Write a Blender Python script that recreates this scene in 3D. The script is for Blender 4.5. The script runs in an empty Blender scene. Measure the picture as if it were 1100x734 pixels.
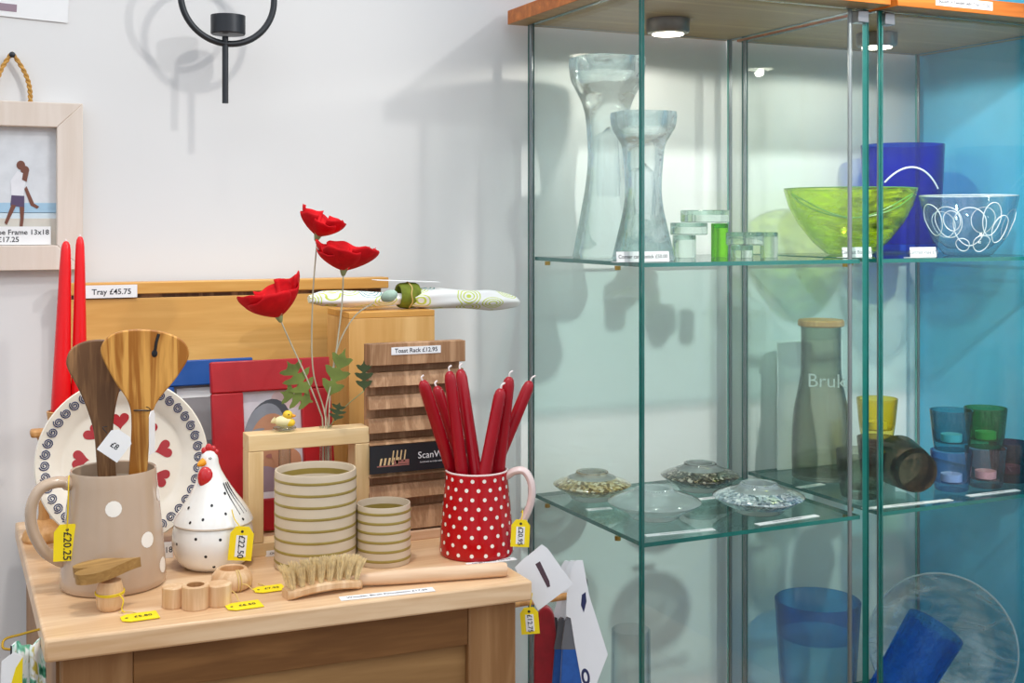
import bpy, math, random
from mathutils import Matrix, Vector
random.seed(7)
PI = math.pi
C = bpy.context.scene.collection
SC = bpy.context.scene

# ------------------------------------------------------------------ camera
F, TH, H = 1311.0, math.radians(25.1), 1.45
ST, CT = math.sin(TH), math.cos(TH)
cam_d = bpy.data.cameras.new('camera')
cam_d.sensor_width = 36.0
cam_d.lens = 36.0 * F / 1100.0
cam_d.shift_x = 0.0
cam_d.shift_y = -(367.0 - 238.5) / 1100.0
cam_d.clip_start = 0.05
cam = bpy.data.objects.new('camera', cam_d)
C.objects.link(cam)
cam.location = (0, 0, H)
cam.rotation_euler = (PI / 2, 0, -TH)
SC.camera = cam
SC.cycles.transparent_max_bounces = 48
SC.cycles.max_bounces = 14
SC.cycles.transmission_bounces = 14
SC.cycles.glossy_bounces = 6
SC.cycles.sample_clamp_indirect = 6.0
SC.view_settings.view_transform = 'Standard'
SC.view_settings.look = 'None'
SC.view_settings.gamma = 1.0
SC.view_settings.exposure = 0.0
SC.view_settings.use_curve_mapping = False


def _ray(px, py):
    u = (px - 550) / F
    v = -(py - 238.5) / F
    return Vector((ST + u * CT, CT - u * ST, v))


def on_z(px, py, z):
    r = _ray(px, py)
    t = (z - H) / r.z
    return Vector((r.x * t, r.y * t, z))


def on_y(px, py, y):
    r = _ray(px, py)
    t = y / r.y
    return Vector((r.x * t, y, H + r.z * t))


def bearing(p):
    return -math.atan2(p[0], p[1])


# ------------------------------------------------------------------ materials
def lin(h):
    h = h.lstrip('#')
    o = []
    for i in (0, 2, 4):
        c = int(h[i:i + 2], 16) / 255
        o.append(c / 12.92 if c <= 0.04045 else ((c + 0.055) / 1.055) ** 2.4)
    return (*o, 1.0)


class NT:
    def __init__(s, name):
        s.m = bpy.data.materials.new(name)
        s.m.use_nodes = True
        s.t = s.m.node_tree
        s.t.nodes.clear()
        s.out = s.n('ShaderNodeOutputMaterial')

    def n(s, kind, **kw):
        nd = s.t.nodes.new(kind)
        for k, v in kw.items():
            if k in nd.inputs:
                nd.inputs[k].default_value = v
            else:
                setattr(nd, k, v)
        return nd

    def l(s, a, b):
        s.t.links.new(a, b)

    def math(s, op, a, b=None, clamp=False):
        nd = s.n('ShaderNodeMath', operation=op)
        nd.use_clamp = clamp
        for i, x in enumerate((a, b)):
            if x is None:
                continue
            if isinstance(x, (int, float)):
                nd.inputs[i].default_value = x
            else:
                s.l(x, nd.inputs[i])
        return nd.outputs[0]

    def ramp(s, fac, stops):
        r = s.n('ShaderNodeValToRGB')
        e = r.color_ramp.elements
        while len(e) < len(stops):
            e.new(0.5)
        for i, (p, c) in enumerate(stops):
            e[i].position = p
            e[i].color = c
        s.l(fac, r.inputs[0])
        return r.outputs[0]

    def noise(s, scale, detail=3, vec=None, dist=0.0):
        nd = s.n('ShaderNodeTexNoise')
        nd.inputs['Scale'].default_value = scale
        nd.inputs['Detail'].default_value = detail
        nd.inputs['Distortion'].default_value = dist
        if vec is not None:
            s.l(vec, nd.inputs['Vector'])
        return nd.outputs[0]

    def obj(s, sc=(1, 1, 1), rot=(0, 0, 0)):
        tc = s.n('ShaderNodeTexCoord')
        mp = s.n('ShaderNodeMapping')
        mp.inputs['Scale'].default_value = sc
        mp.inputs['Rotation'].default_value = rot
        s.l(tc.outputs['Object'], mp.inputs['Vector'])
        return mp.outputs[0]

    def bump(s, h, strength=0.2, dist=0.001):
        b = s.n('ShaderNodeBump')
        b.inputs['Strength'].default_value = strength
        b.inputs['Distance'].default_value = dist
        s.l(h, b.inputs['Height'])
        return b.outputs[0]


def plain(name, col, rough=0.5, metal=0.0, var=0.05, nscale=30, spec=0.5, bump=0.0, coat=0.0, sheen=0.0):
    """Principled surface with a little procedural colour variation."""
    t = NT(name)
    p = t.n('ShaderNodeBsdfPrincipled')
    c = lin(col) if isinstance(col, str) else col
    n = t.noise(nscale, 3, t.obj())
    lo = tuple(x * (1 - var) for x in c[:3]) + (1,)
    hi = tuple(min(1, x * (1 + var)) for x in c[:3]) + (1,)
    t.l(t.ramp(n, [(0.3, lo), (0.7, hi)]), p.inputs['Base Color'])
    p.inputs['Roughness'].default_value = rough
    p.inputs['Metallic'].default_value = metal
    p.inputs['Specular IOR Level'].default_value = spec
    p.inputs['Coat Weight'].default_value = coat
    p.inputs['Coat Roughness'].default_value = 0.08
    p.inputs['Sheen Weight'].default_value = sheen
    if bump:
        t.l(t.bump(t.noise(nscale * 6, 4, t.obj()), bump, 0.001), p.inputs['Normal'])
    t.l(p.outputs[0], t.out.inputs[0])
    return t.m


def wood(name, c1, c2, grain='x', scale=1.0, rough=0.45, contrast=1.0, figure=0.5, spec=0.35):
    t = NT(name)
    p = t.n('ShaderNodeBsdfPrincipled')
    k = {'x': (1.2, 14, 14), 'y': (14, 1.2, 14), 'z': (14, 14, 1.2)}[grain]
    v = t.obj(tuple(a * scale for a in k))
    n1 = t.noise(1.6, 4, v, 1.2)
    n2 = t.noise(9, 5, v, 0.4)
    w = t.math('MULTIPLY', t.math('SINE', t.math('MULTIPLY', n1, 22.0 * figure)), 0.25)
    f = t.math('ADD', t.math('ADD', t.math('MULTIPLY', n2, 0.65), w), 0.18)
    a, b = lin(c1), lin(c2)
    mid = 0.5
    t.l(t.ramp(f, [(mid - 0.3 / contrast, a), (mid + 0.3 / contrast, b)]), p.inputs['Base Color'])
    p.inputs['Roughness'].default_value = rough
    p.inputs['Specular IOR Level'].default_value = spec
    t.l(t.bump(n2, 0.12, 0.0006), p.inputs['Normal'])
    t.l(p.outputs[0], t.out.inputs[0])
    return t.m


def schlick(t, f0=0.04, gain=1.0):
    lw = t.n('ShaderNodeLayerWeight')
    lw.inputs['Blend'].default_value = 0.5
    fc = lw.outputs['Facing']
    f = t.math('ADD', t.math('MULTIPLY', t.math('POWER', fc, 5.0), (1 - f0) * gain), f0, clamp=True)
    return f, fc


def thin_glass(name, col, edge=None, f0=0.05, body=0.0, body_col=None, rough=0.0, swirl=None, swirl_scale=12):
    """Coloured transparent glass wall: tint by thickness at grazing angles, Fresnel mirror on top.
    body > 0 gives it a little milky or dyed substance of its own."""
    t = NT(name)
    f, fc = schlick(t, f0)
    col = lin(col) if isinstance(col, str) else col
    edge = lin(edge) if isinstance(edge, str) else (edge or col)
    tr = t.n('ShaderNodeBsdfTransparent')
    t.l(t.ramp(t.math('POWER', fc, 2.2), [(0.0, col), (1.0, edge)]), tr.inputs[0])
    sh = tr.outputs[0]
    if body:
        df = t.n('ShaderNodeBsdfDiffuse')
        bc = lin(body_col) if body_col else col
        df.inputs[0].default_value = bc
        tl = t.n('ShaderNodeBsdfTranslucent')
        tl.inputs[0].default_value = bc
        ad = t.n('ShaderNodeMixShader')
        ad.inputs[0].default_value = 0.5
        t.l(df.outputs[0], ad.inputs[1])
        t.l(tl.outputs[0], ad.inputs[2])
        mx = t.n('ShaderNodeMixShader')
        if swirl:
            w = t.noise(swirl_scale, 4, t.obj((1, 1, 3.0)), 2.5)
            t.l(t.math('MULTIPLY', t.ramp(w, [(0.42, (0, 0, 0, 1)), (0.68, (1, 1, 1, 1))]), body), mx.inputs[0])
        else:
            mx.inputs[0].default_value = body
        t.l(sh, mx.inputs[1])
        t.l(ad.outputs[0], mx.inputs[2])
        sh = mx.outputs[0]
    gl = t.n('ShaderNodeBsdfGlossy')
    gl.inputs['Roughness'].default_value = rough
    m2 = t.n('ShaderNodeMixShader')
    t.l(f, m2.inputs[0])
    t.l(sh, m2.inputs[1])
    t.l(gl.outputs[0], m2.inputs[2])
    t.l(m2.outputs[0], t.out.inputs[0])
    return t.m


def solid_glass(name, col='FFFFFF', mixt=0.35, bump=0.0, bscale=60, rough=0.0, ior=1.48):
    t = NT(name)
    g = t.n('ShaderNodeBsdfGlass')
    g.inputs['Color'].default_value = lin(col)
    g.inputs['Roughness'].default_value = rough
    g.inputs['IOR'].default_value = ior
    if bump:
        t.l(t.bump(t.noise(bscale, 2, t.obj()), bump, 0.004), g.inputs['Normal'])
    tr = t.n('ShaderNodeBsdfTransparent')
    tr.inputs[0].default_value = lin(col)
    m = t.n('ShaderNodeMixShader')
    m.inputs[0].default_value = mixt
    t.l(g.outputs[0], m.inputs[1])
    t.l(tr.outputs[0], m.inputs[2])
    t.l(m.outputs[0], t.out.inputs[0])
    return t.m


def emit(name, col, st):
    t = NT(name)
    e = t.n('ShaderNodeEmission')
    e.inputs[0].default_value = lin(col)
    e.inputs[1].default_value = st
    t.l(e.outputs[0], t.out.inputs[0])
    return t.m


M = {}
M['wall'] = plain('wall_paint', 'E6E5E4', 0.7, var=0.015, nscale=3, bump=0.05, spec=0.2)
M['blue_wall'] = plain('blue_wall_paint', '5ABCE0', 0.5, var=0.10, nscale=4, spec=0.3)
M['floor'] = wood('floor_wood', '8A6A4A', 'A98660', 'x')
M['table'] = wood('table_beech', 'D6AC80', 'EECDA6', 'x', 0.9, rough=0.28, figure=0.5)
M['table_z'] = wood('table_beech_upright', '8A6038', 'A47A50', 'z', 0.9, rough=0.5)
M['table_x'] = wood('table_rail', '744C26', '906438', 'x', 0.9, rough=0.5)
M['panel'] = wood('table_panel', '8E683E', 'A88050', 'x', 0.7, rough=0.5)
M['board'] = wood('board_beech', 'DDB590', 'F0D4B4', 'x', 0.8, rough=0.35)
M['pine'] = wood('pine', 'E2BF88', 'F2D6A6', 'x', 1.0, rough=0.5, figure=0.3)
M['pine_z'] = wood('pine_upright', 'D9B47C', 'EDCF9E', 'z', 1.0, rough=0.5, figure=0.3)
M['tray'] = wood('tray_birch', 'D8A258', 'F0C076', 'x', 0.6, rough=0.4, figure=0.5)
M['tray_rim'] = wood('tray_rim', 'D49A4C', 'E5B468', 'x', 0.8, rough=0.4)
M['box'] = wood('box_birch', 'D5A25C', 'EABE7C', 'z', 0.6, rough=0.4)
M['oak'] = wood('toast_oak', '9C7350', 'C39A74', 'z', 2.2, rough=0.55, contrast=1.2)
M['oak_x'] = wood('toast_oak_top', '9C7350', 'C39A74', 'x', 2.2, rough=0.55)
M['walnut'] = wood('walnut', '6A4A30', 'B08458', 'z', 1.2, rough=0.4, contrast=1.3)
M['olive'] = wood('olive_wood', '9E6220', 'D9A050', 'z', 1.1, rough=0.4, contrast=1.4, figure=1.0)
M['ringwood'] = wood('turned_beech', 'D2A678', 'E9C8A0', 'z', 1.5, rough=0.5)
M['ringwood_in'] = wood('turned_beech_inside', 'B98450', 'CF9E6C', 'z', 1.5, rough=0.6)
M['heartwood'] = wood('stamp_oak', '96703C', 'BF9558', 'x', 2.0, rough=0.5)
M['holderwood'] = wood('candlestick_oak', 'C08A50', 'DCAA70', 'z', 1.5, rough=0.45)
M['cap'] = wood('cabinet_top_cherry', 'B4611E', 'DC8436', 'x', 0.8, rough=0.4)
M['cap_under'] = wood('cabinet_top_underside', 'A07E50', 'B4925E', 'x', 0.8, rough=0.45)
M['jug'] = plain('taupe_glaze', 'BFA58C', 0.22, var=0.02, coat=0.4)
M['jug_in'] = plain('taupe_glaze_inside', 'D8C8B4', 0.25, var=0.02)
M['white_glaze'] = plain('white_glaze', 'F0EEE8', 0.12, var=0.02, coat=0.6)
M['cream_glaze'] = plain('cream_glaze', 'EDE4D4', 0.15, var=0.015, coat=0.5)
M['red_glaze'] = plain('red_glaze', 'B80410', 0.2, var=0.03, coat=0.2, spec=0.3)
M['pink_glaze'] = plain('pale_pink_glaze', 'EAD2CC', 0.2, var=0.02, coat=0.4)
M['dot_white'] = plain('dot_white', 'F6EFE4', 0.25, var=0.01)
M['heart_red'] = plain('heart_red', 'A8252A', 0.25, var=0.05)
M['navy'] = plain('navy_ink', '27325E', 0.3, var=0.04)
M['black'] = plain('black_matt', '16161A', 0.45, var=0.04)
M['iron'] = plain('black_iron', '34363A', 0.4, metal=0.4, var=0.05)
M['red_wax'] = plain('red_wax', 'E81118', 0.35, var=0.03, spec=0.4, coat=0.2)
M['crimson_wax'] = plain('crimson_wax', 'A4061A', 0.3, var=0.05, spec=0.35, coat=0.15)
M['wick'] = plain('wick', 'F2E6E2', 0.8)
M['red_leather'] = plain('red_leather', 'AE0C18', 0.42, var=0.12, nscale=14, bump=0.25)
M['blue_leather'] = plain('blue_leather', '0F4C97', 0.5, var=0.10, nscale=14, bump=0.2)
M['comb_red'] = plain('comb_red', 'C81E22', 0.2, coat=0.5)
M['beak'] = plain('beak_orange', 'F0A01E', 0.25)
M['yellow'] = plain('tag_yellow', 'F8DC10', 0.55, var=0.02)
M['paper'] = plain('white_paper', 'F2F2F2', 0.7, var=0.01)
M['paper_blue'] = plain('white_card', 'EEF0F4', 0.5, var=0.01)
M['ink'] = plain('ink', '20202A', 0.6)
M['ink_grey'] = plain('ink_grey', '6A6E78', 0.6)
M['string'] = plain('string', 'DDBE78', 0.8)
M['yellow_string'] = plain('yellow_string', 'E8C81A', 0.7)
M['rope'] = plain('rope', 'C8964A', 0.8, var=0.2, nscale=200)
M['poppy'] = plain('poppy_red', 'C60A16', 0.7, var=0.18, nscale=45, spec=0.2, bump=0.3)
M['stem'] = plain('pale_stem', 'B9B39A', 0.6, var=0.1)
M['stem_g'] = plain('green_stem', '8F9A6A', 0.6, var=0.1)
M['leaf'] = plain('leaf_green', '6B7A34', 0.55, var=0.25, nscale=40)
M['leaf_dark'] = plain('leaf_dark', '3C4A26', 0.55, var=0.2, nscale=40)
M['bud'] = plain('bud_green', '9DB8A8', 0.6, var=0.15, nscale=80)
M['frame_pale'] = wood('frame_limed', 'E0D0C2', 'E8DACE', 'z', 1.0, rough=0.5)
M['vase_frost'] = plain('vase_frost', 'D0BFA6', 0.42, var=0.05, nscale=20)
M['vase_in'] = plain('vase_inside', 'B49C6C', 0.5, var=0.05)
M['vase_line'] = plain('vase_line', '98843E', 0.4, var=0.08)
M['bristle'] = plain('bristle', 'F0D6A4', 0.7, var=0.2, nscale=160)
M['steel'] = plain('brushed_steel', 'A8A8AA', 0.28, metal=0.9, var=0.04)
M['rod'] = plain('grey_rod', '8C9092', 0.35, metal=0.6, var=0.03)
M['puck'] = plain('puck_steel', '857B70', 0.3, metal=0.85, var=0.04)
M['brass'] = plain('brass', 'B8902E', 0.3, metal=0.8, var=0.05)
M['edge'] = plain('pane_edge_green', '0F6E66', 0.15, var=0.1, coat=0.5)
M['edge_pale'] = plain('pane_edge_pale', '5FA39A', 0.15, var=0.1, coat=0.5)
M['pane'] = thin_glass('cabinet_pane', (0.984, 0.994, 0.989, 1), (0.84, 0.94, 0.92, 1), f0=0.035)
M['shelf'] = thin_glass('shelf_glass', (0.855, 0.96, 0.95, 1), (0.60, 0.84, 0.81, 1), f0=0.05)
M['crystal'] = solid_glass('crystal', 'F6FBFC', 0.30, bump=0.5, bscale=30)
M['crystal_cut'] = solid_glass('cut_crystal', 'F2FAFC', 0.15, bump=0.3, bscale=160)
M['crystal_smooth'] = solid_glass('clear_block', 'F4FBF8', 0.30)
M['amber'] = solid_glass('amber_crystal', 'F0DDB4', 0.15, bump=0.3, bscale=150)
M['smoke_cut'] = solid_glass('smoke_crystal', 'CFC6B4', 0.12, bump=0.3, bscale=150)
M['green_reflection'] = solid_glass('green_reflection_glass', 'B8EE5A', 0.30)  # green reflection put into the glass colour of a clear block
def flake(name, stops, scale=170):
    t = NT(name)
    p = t.n('ShaderNodeBsdfPrincipled')
    v = t.n('ShaderNodeTexVoronoi')
    v.inputs['Scale'].default_value = scale
    t.l(t.obj(), v.inputs['Vector'])
    sp_c = t.n('ShaderNodeSeparateColor')
    t.l(v.outputs['Color'], sp_c.inputs[0])
    mixn = t.math('ADD', t.math('MULTIPLY', sp_c.outputs[0], .7), t.math('MULTIPLY', t.noise(60, 3, t.obj()), .35))
    t.l(t.ramp(mixn, [(q, lin(c)) for q, c in stops]), p.inputs['Base Color'])
    p.inputs['Roughness'].default_value = 0.12
    p.inputs['Metallic'].default_value = 0.35
    p.inputs['Transmission Weight'].default_value = 0.35
    p.inputs['Coat Weight'].default_value = 1.0
    p.inputs['Coat Roughness'].default_value = 0.02
    t.l(t.bump(sp_c.outputs[1], 0.8, 0.002), p.inputs['Normal'])
    t.l(p.outputs[0], t.out.inputs[0])
    return t.m


M['amber_flake'] = flake('amber_flake', [(.15, '5A4218'), (.40, 'A8843C'), (.65, 'DCC07E'), (.9, 'FBF2D6')])
M['smoke_flake'] = flake('smoke_flake', [(.15, '17130E'), (.50, '3E362A'), (.75, '8A7A60'), (.95, 'F0E8DA')])
M['silver_flake'] = flake('silver_flake', [(.15, '5C6C7A'), (.40, 'A4B4BE'), (.65, 'D4DEE2'), (.9, 'FFFFFF')])
M['lime'] = thin_glass('lime_bowl_glass', 'F2FA9C', 'CCE636', body=0.55, body_col='D2EC22', swirl=True, swirl_scale=9)
M['lime_line'] = plain('bowl_line_green', '5E9A3C', 0.3)
M['cobalt'] = thin_glass('cobalt_glass', '4C9CF2', '0838A8', f0=0.022, body=0.08, body_col='0450DC')
M['cobalt2'] = solid_glass('cobalt_ripple', '9CD6FA', 0.25, bump=0.7, bscale=40)
M['aqua'] = thin_glass('blue_vase_glass', 'D4F2FC', '2496D8', f0=0.035)
M['aqua_dark'] = thin_glass('blue_vase_band', '90D6F6', '0C78C4', f0=0.035, body=0.08, body_col='1E86C8')
M['clear_thin'] = thin_glass('clear_glass', (0.975, 0.985, 0.99, 1), (0.66, 0.76, 0.82, 1), f0=0.075)
M['frost'] = thin_glass('frosted_glass', (0.93, 0.96, 0.96, 1), (0.7, 0.78, 0.8, 1), f0=0.08, body=0.38, body_col='E2EAE8', rough=0.12)
M['milky'] = thin_glass('milky_glass', (0.93, 0.965, 0.97, 1), (0.70, 0.82, 0.86, 1), f0=0.09, body=0.40, body_col='DCECF2', swirl=True, swirl_scale=9)
M['white_line'] = plain('white_glass_thread', 'EAF4FA', 0.2)
M['smoke'] = thin_glass('smoke_glass', 'E4E6DE', '4A5048', f0=0.035)
M['brown_glass'] = thin_glass('brown_glass', 'B8A28C', '2A1C10', f0=0.07)
M['brown_solid'] = solid_glass('brown_thick_glass', 'C6B4A2', 0.2, bump=0.2, bscale=40)
M['yellow_glass'] = thin_glass('yellow_glass', 'F9F2A4', 'C4AA18', f0=0.05, body=0.05, body_col='E8D21E')
M['teal_glass'] = thin_glass('teal_glass', 'B0E4EA', '0A6C80', f0=0.06)
M['green_glass'] = thin_glass('green_glass', '96DCB0', '06602E', f0=0.06, body=0.03, body_col='1C9A50')
M['blue_tint_glass'] = thin_glass('pale_blue_glass', 'E0EAFA', '3C68B8', f0=0.07)
M['red_tint_glass'] = thin_glass('pale_red_glass', 'F6E4E8', '9A5068', f0=0.07)
M['plum_glass'] = thin_glass('plum_glass', 'B88CA0', '30101E', f0=0.06)
M['tube'] = thin_glass('test_tube', (0.96, 0.98, 0.97, 1), (0.75, 0.8, 0.76, 1), f0=0.06)
M['etch'] = plain('etched_white', 'A4B0AA', 0.6)
M['etch_white'] = thin_glass('pale_rim', (0.9, 0.94, 0.95, 1), (0.8, 0.88, 0.9, 1), f0=0.12, body=0.6, body_col='DCE8EE')
M['lamp'] = emit('lamp_lens', 'FFF4E0', 14.0)
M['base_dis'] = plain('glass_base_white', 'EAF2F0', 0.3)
M['red_cloth'] = plain('red_cloth', '9C1020', 0.75, var=0.15, nscale=60, sheen=0.4)
M['blue_cloth'] = plain('blue_cloth', '1E58A8', 0.8, var=0.12, nscale=80, sheen=0.3)
M['grey_cloth'] = plain('grey_inside', '6A6C72', 0.8)
M['green_ring'] = plain('moss_green', '6E7A1C', 0.8, var=0.3, nscale=60, bump=0.4)
M['brown_print'] = plain('brown_print', '55404A', 0.6, var=0.2, nscale=60)
M['mauve'] = plain('mauve_print', '9A8490', 0.6)
M['sleeve'] = plain('dark_sleeve', '1E2024', 0.45)
M['chick_y'] = plain('chick_yellow', 'F4C832', 0.5, var=0.1, nscale=60)
M['chick_w'] = plain('chick_cream', 'F4E6B0', 0.5, var=0.1, nscale=60)
for nm, cc in dict(sky='DDE0E4', sand='D8D2C6', sea='A8CCE4', foam='D6E6EE', skin='C08A68', skin_dark='7A4A3A', shirt='ECECF0',
                   shorts='5A4A6A', hair='4C5058', hair2='8C9098', pic_bg='D4D0D6', pic_pink='D8BEBE', lips='A86A60', grey_pic='9A9698',
                   grey_dark='787478').items():
    M[nm] = plain('print_' + nm, cc, 0.5, var=0.06, nscale=40)


def fabric_pattern():
    t = NT('leaf_print_fabric')
    p = t.n('ShaderNodeBsdfPrincipled')
    v = t.n('ShaderNodeTexVoronoi')
    v.inputs['Scale'].default_value = 19
    o = t.obj((1, 1.4, 1.4))
    t.l(o, v.inputs['Vector'])
    rings = t.math('SINE', t.math('MULTIPLY', v.outputs['Distance'], 55.0))
    line = t.math('MULTIPLY', t.math('GREATER_THAN', rings, 0.35), t.math('LESS_THAN', v.outputs['Distance'], 0.56))
    sep = t.n('ShaderNodeSeparateColor')
    t.l(v.outputs['Color'], sep.inputs[0])
    hue = t.ramp(sep.outputs[0], [(0.0, lin('C8D84A')), (0.4, lin('7AA8A8')), (0.62, lin('B8D468')), (0.85, lin('8A2A48'))])
    hue.node.color_ramp.interpolation = 'CONSTANT'
    on = t.math('MULTIPLY', line, 0.95)
    mx = t.n('ShaderNodeMix', data_type='RGBA')
    t.l(on, mx.inputs[0])
    mx.inputs[6].default_value = lin('F0F0EE')
    t.l(hue, mx.inputs[7])
    t.l(mx.outputs[2], p.inputs['Base Color'])
    p.inputs['Roughness'].default_value = 0.85
    t.l(p.outputs[0], t.out.inputs[0])
    return t.m


def stripe_cloth():
    t = NT('green_white_cloth')
    p = t.n('ShaderNodeBsdfPrincipled')
    o = t.obj((1, 1, 1), (0, 0.5, 0))
    n = t.noise(26, 2, o, 1.5)
    t.l(t.ramp(n, [(0.36, lin('2E7A5C')), (0.47, lin('7CC0A0')), (0.52, lin('F0F2EE')), (0.62, lin('EDEFEC')), (0.68, lin('C8B848'))]), p.inputs['Base Color'])
    p.inputs['Roughness'].default_value = 0.9
    t.l(p.outputs[0], t.out.inputs[0])
    return t.m


M['fabric'] = fabric_pattern()
M['towel'] = stripe_cloth()
VERT = Matrix.Rotation(PI / 2, 4, 'X')          # a drawing in XY stands up in XZ and faces -Y


# ------------------------------------------------------------------ mesh building
class MB:
    def __init__(s):
        s.v, s.f, s.m = [], [], []

    def add(s, vs, fs, m=0, T=None):
        b = len(s.v)
        s.v += [tuple(T @ Vector(p)) if T is not None else tuple(p) for p in vs]
        s.f += [tuple(b + i for i in f) for f in fs]
        s.m += [m] * len(fs) if isinstance(m, int) else m
        return s

    def box(s, x0, y0, z0, x1, y1, z1, m=0, T=None):
        vs = [(x, y, z) for z in (z0, z1) for y in (y0, y1) for x in (x0, x1)]
        fs = [(0, 2, 3, 1), (4, 5, 7, 6), (0, 1, 5, 4), (2, 6, 7, 3), (0, 4, 6, 2), (1, 3, 7, 5)]
        return s.add(vs, fs, m, T)

    def lathe(s, prof, n=36, m=0, T=None, sq=0.0, cx=None):
        """prof: (r, z[, m]) from bottom axis outwards and up; sq squares the section; cx shifts a ring in x."""
        vs, fs, ms, rings = [], [], [], []
        for i, pz in enumerate(prof):
            r, z = pz[0], pz[1]
            dx = cx[i] if cx else 0.0
            if r < 1e-6:
                rings.append([len(vs)])
                vs.append((dx, 0, z))
            else:
                row = []
                for j in range(n):
                    a = 2 * PI * j / n
                    k = 1.0
                    if sq:
                        k = 1.0 / (abs(math.cos(a)) ** sq + abs(math.sin(a)) ** sq) ** (1 / sq)
                    row.append(len(vs))
                    vs.append((dx + r * k * math.cos(a), r * k * math.sin(a), z))
                rings.append(row)
        for i in range(len(rings) - 1):
            a, b = rings[i], rings[i + 1]
            mi = prof[i][2] if len(prof[i]) > 2 else m
            if len(a) == 1 and len(b) == 1:
                continue
            for j in range(n):
                k = (j + 1) % n
                if len(a) == 1:
                    fs.append((a[0], b[k], b[j]))
                elif len(b) == 1:
                    fs.append((a[j], a[k], b[0]))
                else:
                    fs.append((a[j], a[k], b[k], b[j]))
                ms.append(mi)
        return s.add(vs, fs, ms, T)

    def tube(s, pts, r, n=10, m=0, caps=True, T=None, flat=1.0, closed=False):
        P = [Vector(p) for p in pts]
        N = len(P)
        R = r if isinstance(r, (list, tuple)) else [r] * N
        tan = []
        for i in range(N):
            if closed:
                d = P[(i + 1) % N] - P[i - 1]
            else:
                d = P[min(i + 1, N - 1)] - P[max(i - 1, 0)]
            tan.append(d.normalized())
        up = Vector((0, 0, 1)) if abs(tan[0].z) < 0.9 else Vector((0, 1, 0))
        u = tan[0].cross(up).normalized()
        vs, fs = [], []
        for i in range(N):
            u = (u - tan[i] * u.dot(tan[i])).normalized()
            w = tan[i].cross(u)
            for j in range(n):
                a = 2 * PI * j / n
                vs.append(P[i] + (u * math.cos(a) * flat + w * math.sin(a)) * R[i])
        for i in range(N if closed else N - 1):
            for j in range(n):
                k = (j + 1) % n
                q = (i + 1) % N
                fs.append((i * n + j, i * n + k, q * n + k, q * n + j))
        if caps and not closed:
            fs.append(tuple(reversed(range(n))))
            fs.append(tuple((N - 1) * n + j for j in range(n)))
        return s.add(vs, fs, m, T)

    def prism(s, poly, z0, z1, m=0, T=None, mside=None):
        n = len(poly)
        ar = sum(poly[i][0] * poly[(i + 1) % n][1] - poly[(i + 1) % n][0] * poly[i][1] for i in range(n))
        if ar < 0:
            poly = list(reversed(poly))
        vs = [(x, y, z0) for x, y in poly] + [(x, y, z1) for x, y in poly]
        fs = [tuple(reversed(range(n))), tuple(range(n, 2 * n))]
        fs += [(i, (i + 1) % n, n + (i + 1) % n, n + i) for i in range(n)]
        ms = [m, m] + [m if mside is None else mside] * n
        return s.add(vs, fs, ms, T)

    def ball(s, c, r, m=0, n=16, T=None):
        rx, ry, rz = (r, r, r) if isinstance(r, (int, float)) else r
        prof = [(math.cos(a), math.sin(a)) for a in [-PI / 2 + PI * i / (n // 2) for i in range(n // 2 + 1)]]
        prof[0] = (0, -1)
        prof[-1] = (0, 1)
        X = Matrix.Translation(c) @ Matrix.Diagonal((rx, ry, rz, 1))
        return s.lathe(prof, n, m, (T @ X) if T is not None else X)

    def grid(s, fn, nu, nv, m=0, T=None):
        vs = [fn(i / nu, j / nv) for j in range(nv + 1) for i in range(nu + 1)]
        fs = [(j * (nu + 1) + i, j * (nu + 1) + i + 1, (j + 1) * (nu + 1) + i + 1, (j + 1) * (nu + 1) + i) for j in range(nv) for i in range(nu)]
        return s.add(vs, fs, m, T)

    def decal(s, rfun, a, z, rad, m=0, eps=0.0004, n=14, rz=None):
        """a round spot lying on a turned surface of radius rfun(z)"""
        vs, fs = [], []
        rz = rz or rad

        def pt(dx, dz):
            r0 = rfun(z)
            zz = z + dz
            r = rfun(zz) + eps
            aa = a + dx / r0
            return (r * math.cos(aa), r * math.sin(aa), zz)
        vs.append(pt(0, 0))
        for k in (0.5, 1.0):
            for j in range(n):
                t = 2 * PI * j / n
                vs.append(pt(rad * k * math.cos(t), rz * k * math.sin(t)))
        for j in range(n):
            q = (j + 1) % n
            fs.append((0, 1 + j, 1 + q))
            fs.append((1 + j, 1 + n + j, 1 + n + q, 1 + q))
        return s.add(vs, fs, m)

    def build(s, name, mats, parent=None, loc=None, rot=None, smooth=35, bevel=0, solid=0, sub=0, seg=2):
        me = bpy.data.meshes.new(name)
        me.from_pydata(s.v, [], s.f)
        if not isinstance(mats, (list, tuple)):
            mats = [mats]
        for a in mats:
            me.materials.append(M[a] if isinstance(a, str) else a)
        me.polygons.foreach_set('material_index', s.m)
        if smooth:
            me.polygons.foreach_set('use_smooth', [True] * len(me.polygons))
            me.set_sharp_from_angle(angle=math.radians(smooth))
        me.update()
        o = bpy.data.objects.new(name, me)
        C.objects.link(o)
        if parent is not None:
            o.parent = parent
        if loc is not None:
            o.location = loc
        if rot is not None:
            o.rotation_euler = rot
        if solid:
            d = o.modifiers.new('thickness', 'SOLIDIFY')
            d.thickness = solid
            d.offset = 0
        if sub:
            d = o.modifiers.new('subdivide', 'SUBSURF')
            d.levels = sub
            d.render_levels = sub
        if bevel:
            d = o.modifiers.new('bevel', 'BEVEL')
            d.width = bevel
            d.segments = seg
            d.limit_method = 'ANGLE'
            d.angle_limit = math.radians(40)
        return o


def tag(o, label=None, cat=None, group=None, kind=None):
    if label:
        o['label'] = label
    if cat:
        o['category'] = cat
    if group:
        o['group'] = group
    if kind:
        o['kind'] = kind
    return o


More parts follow.
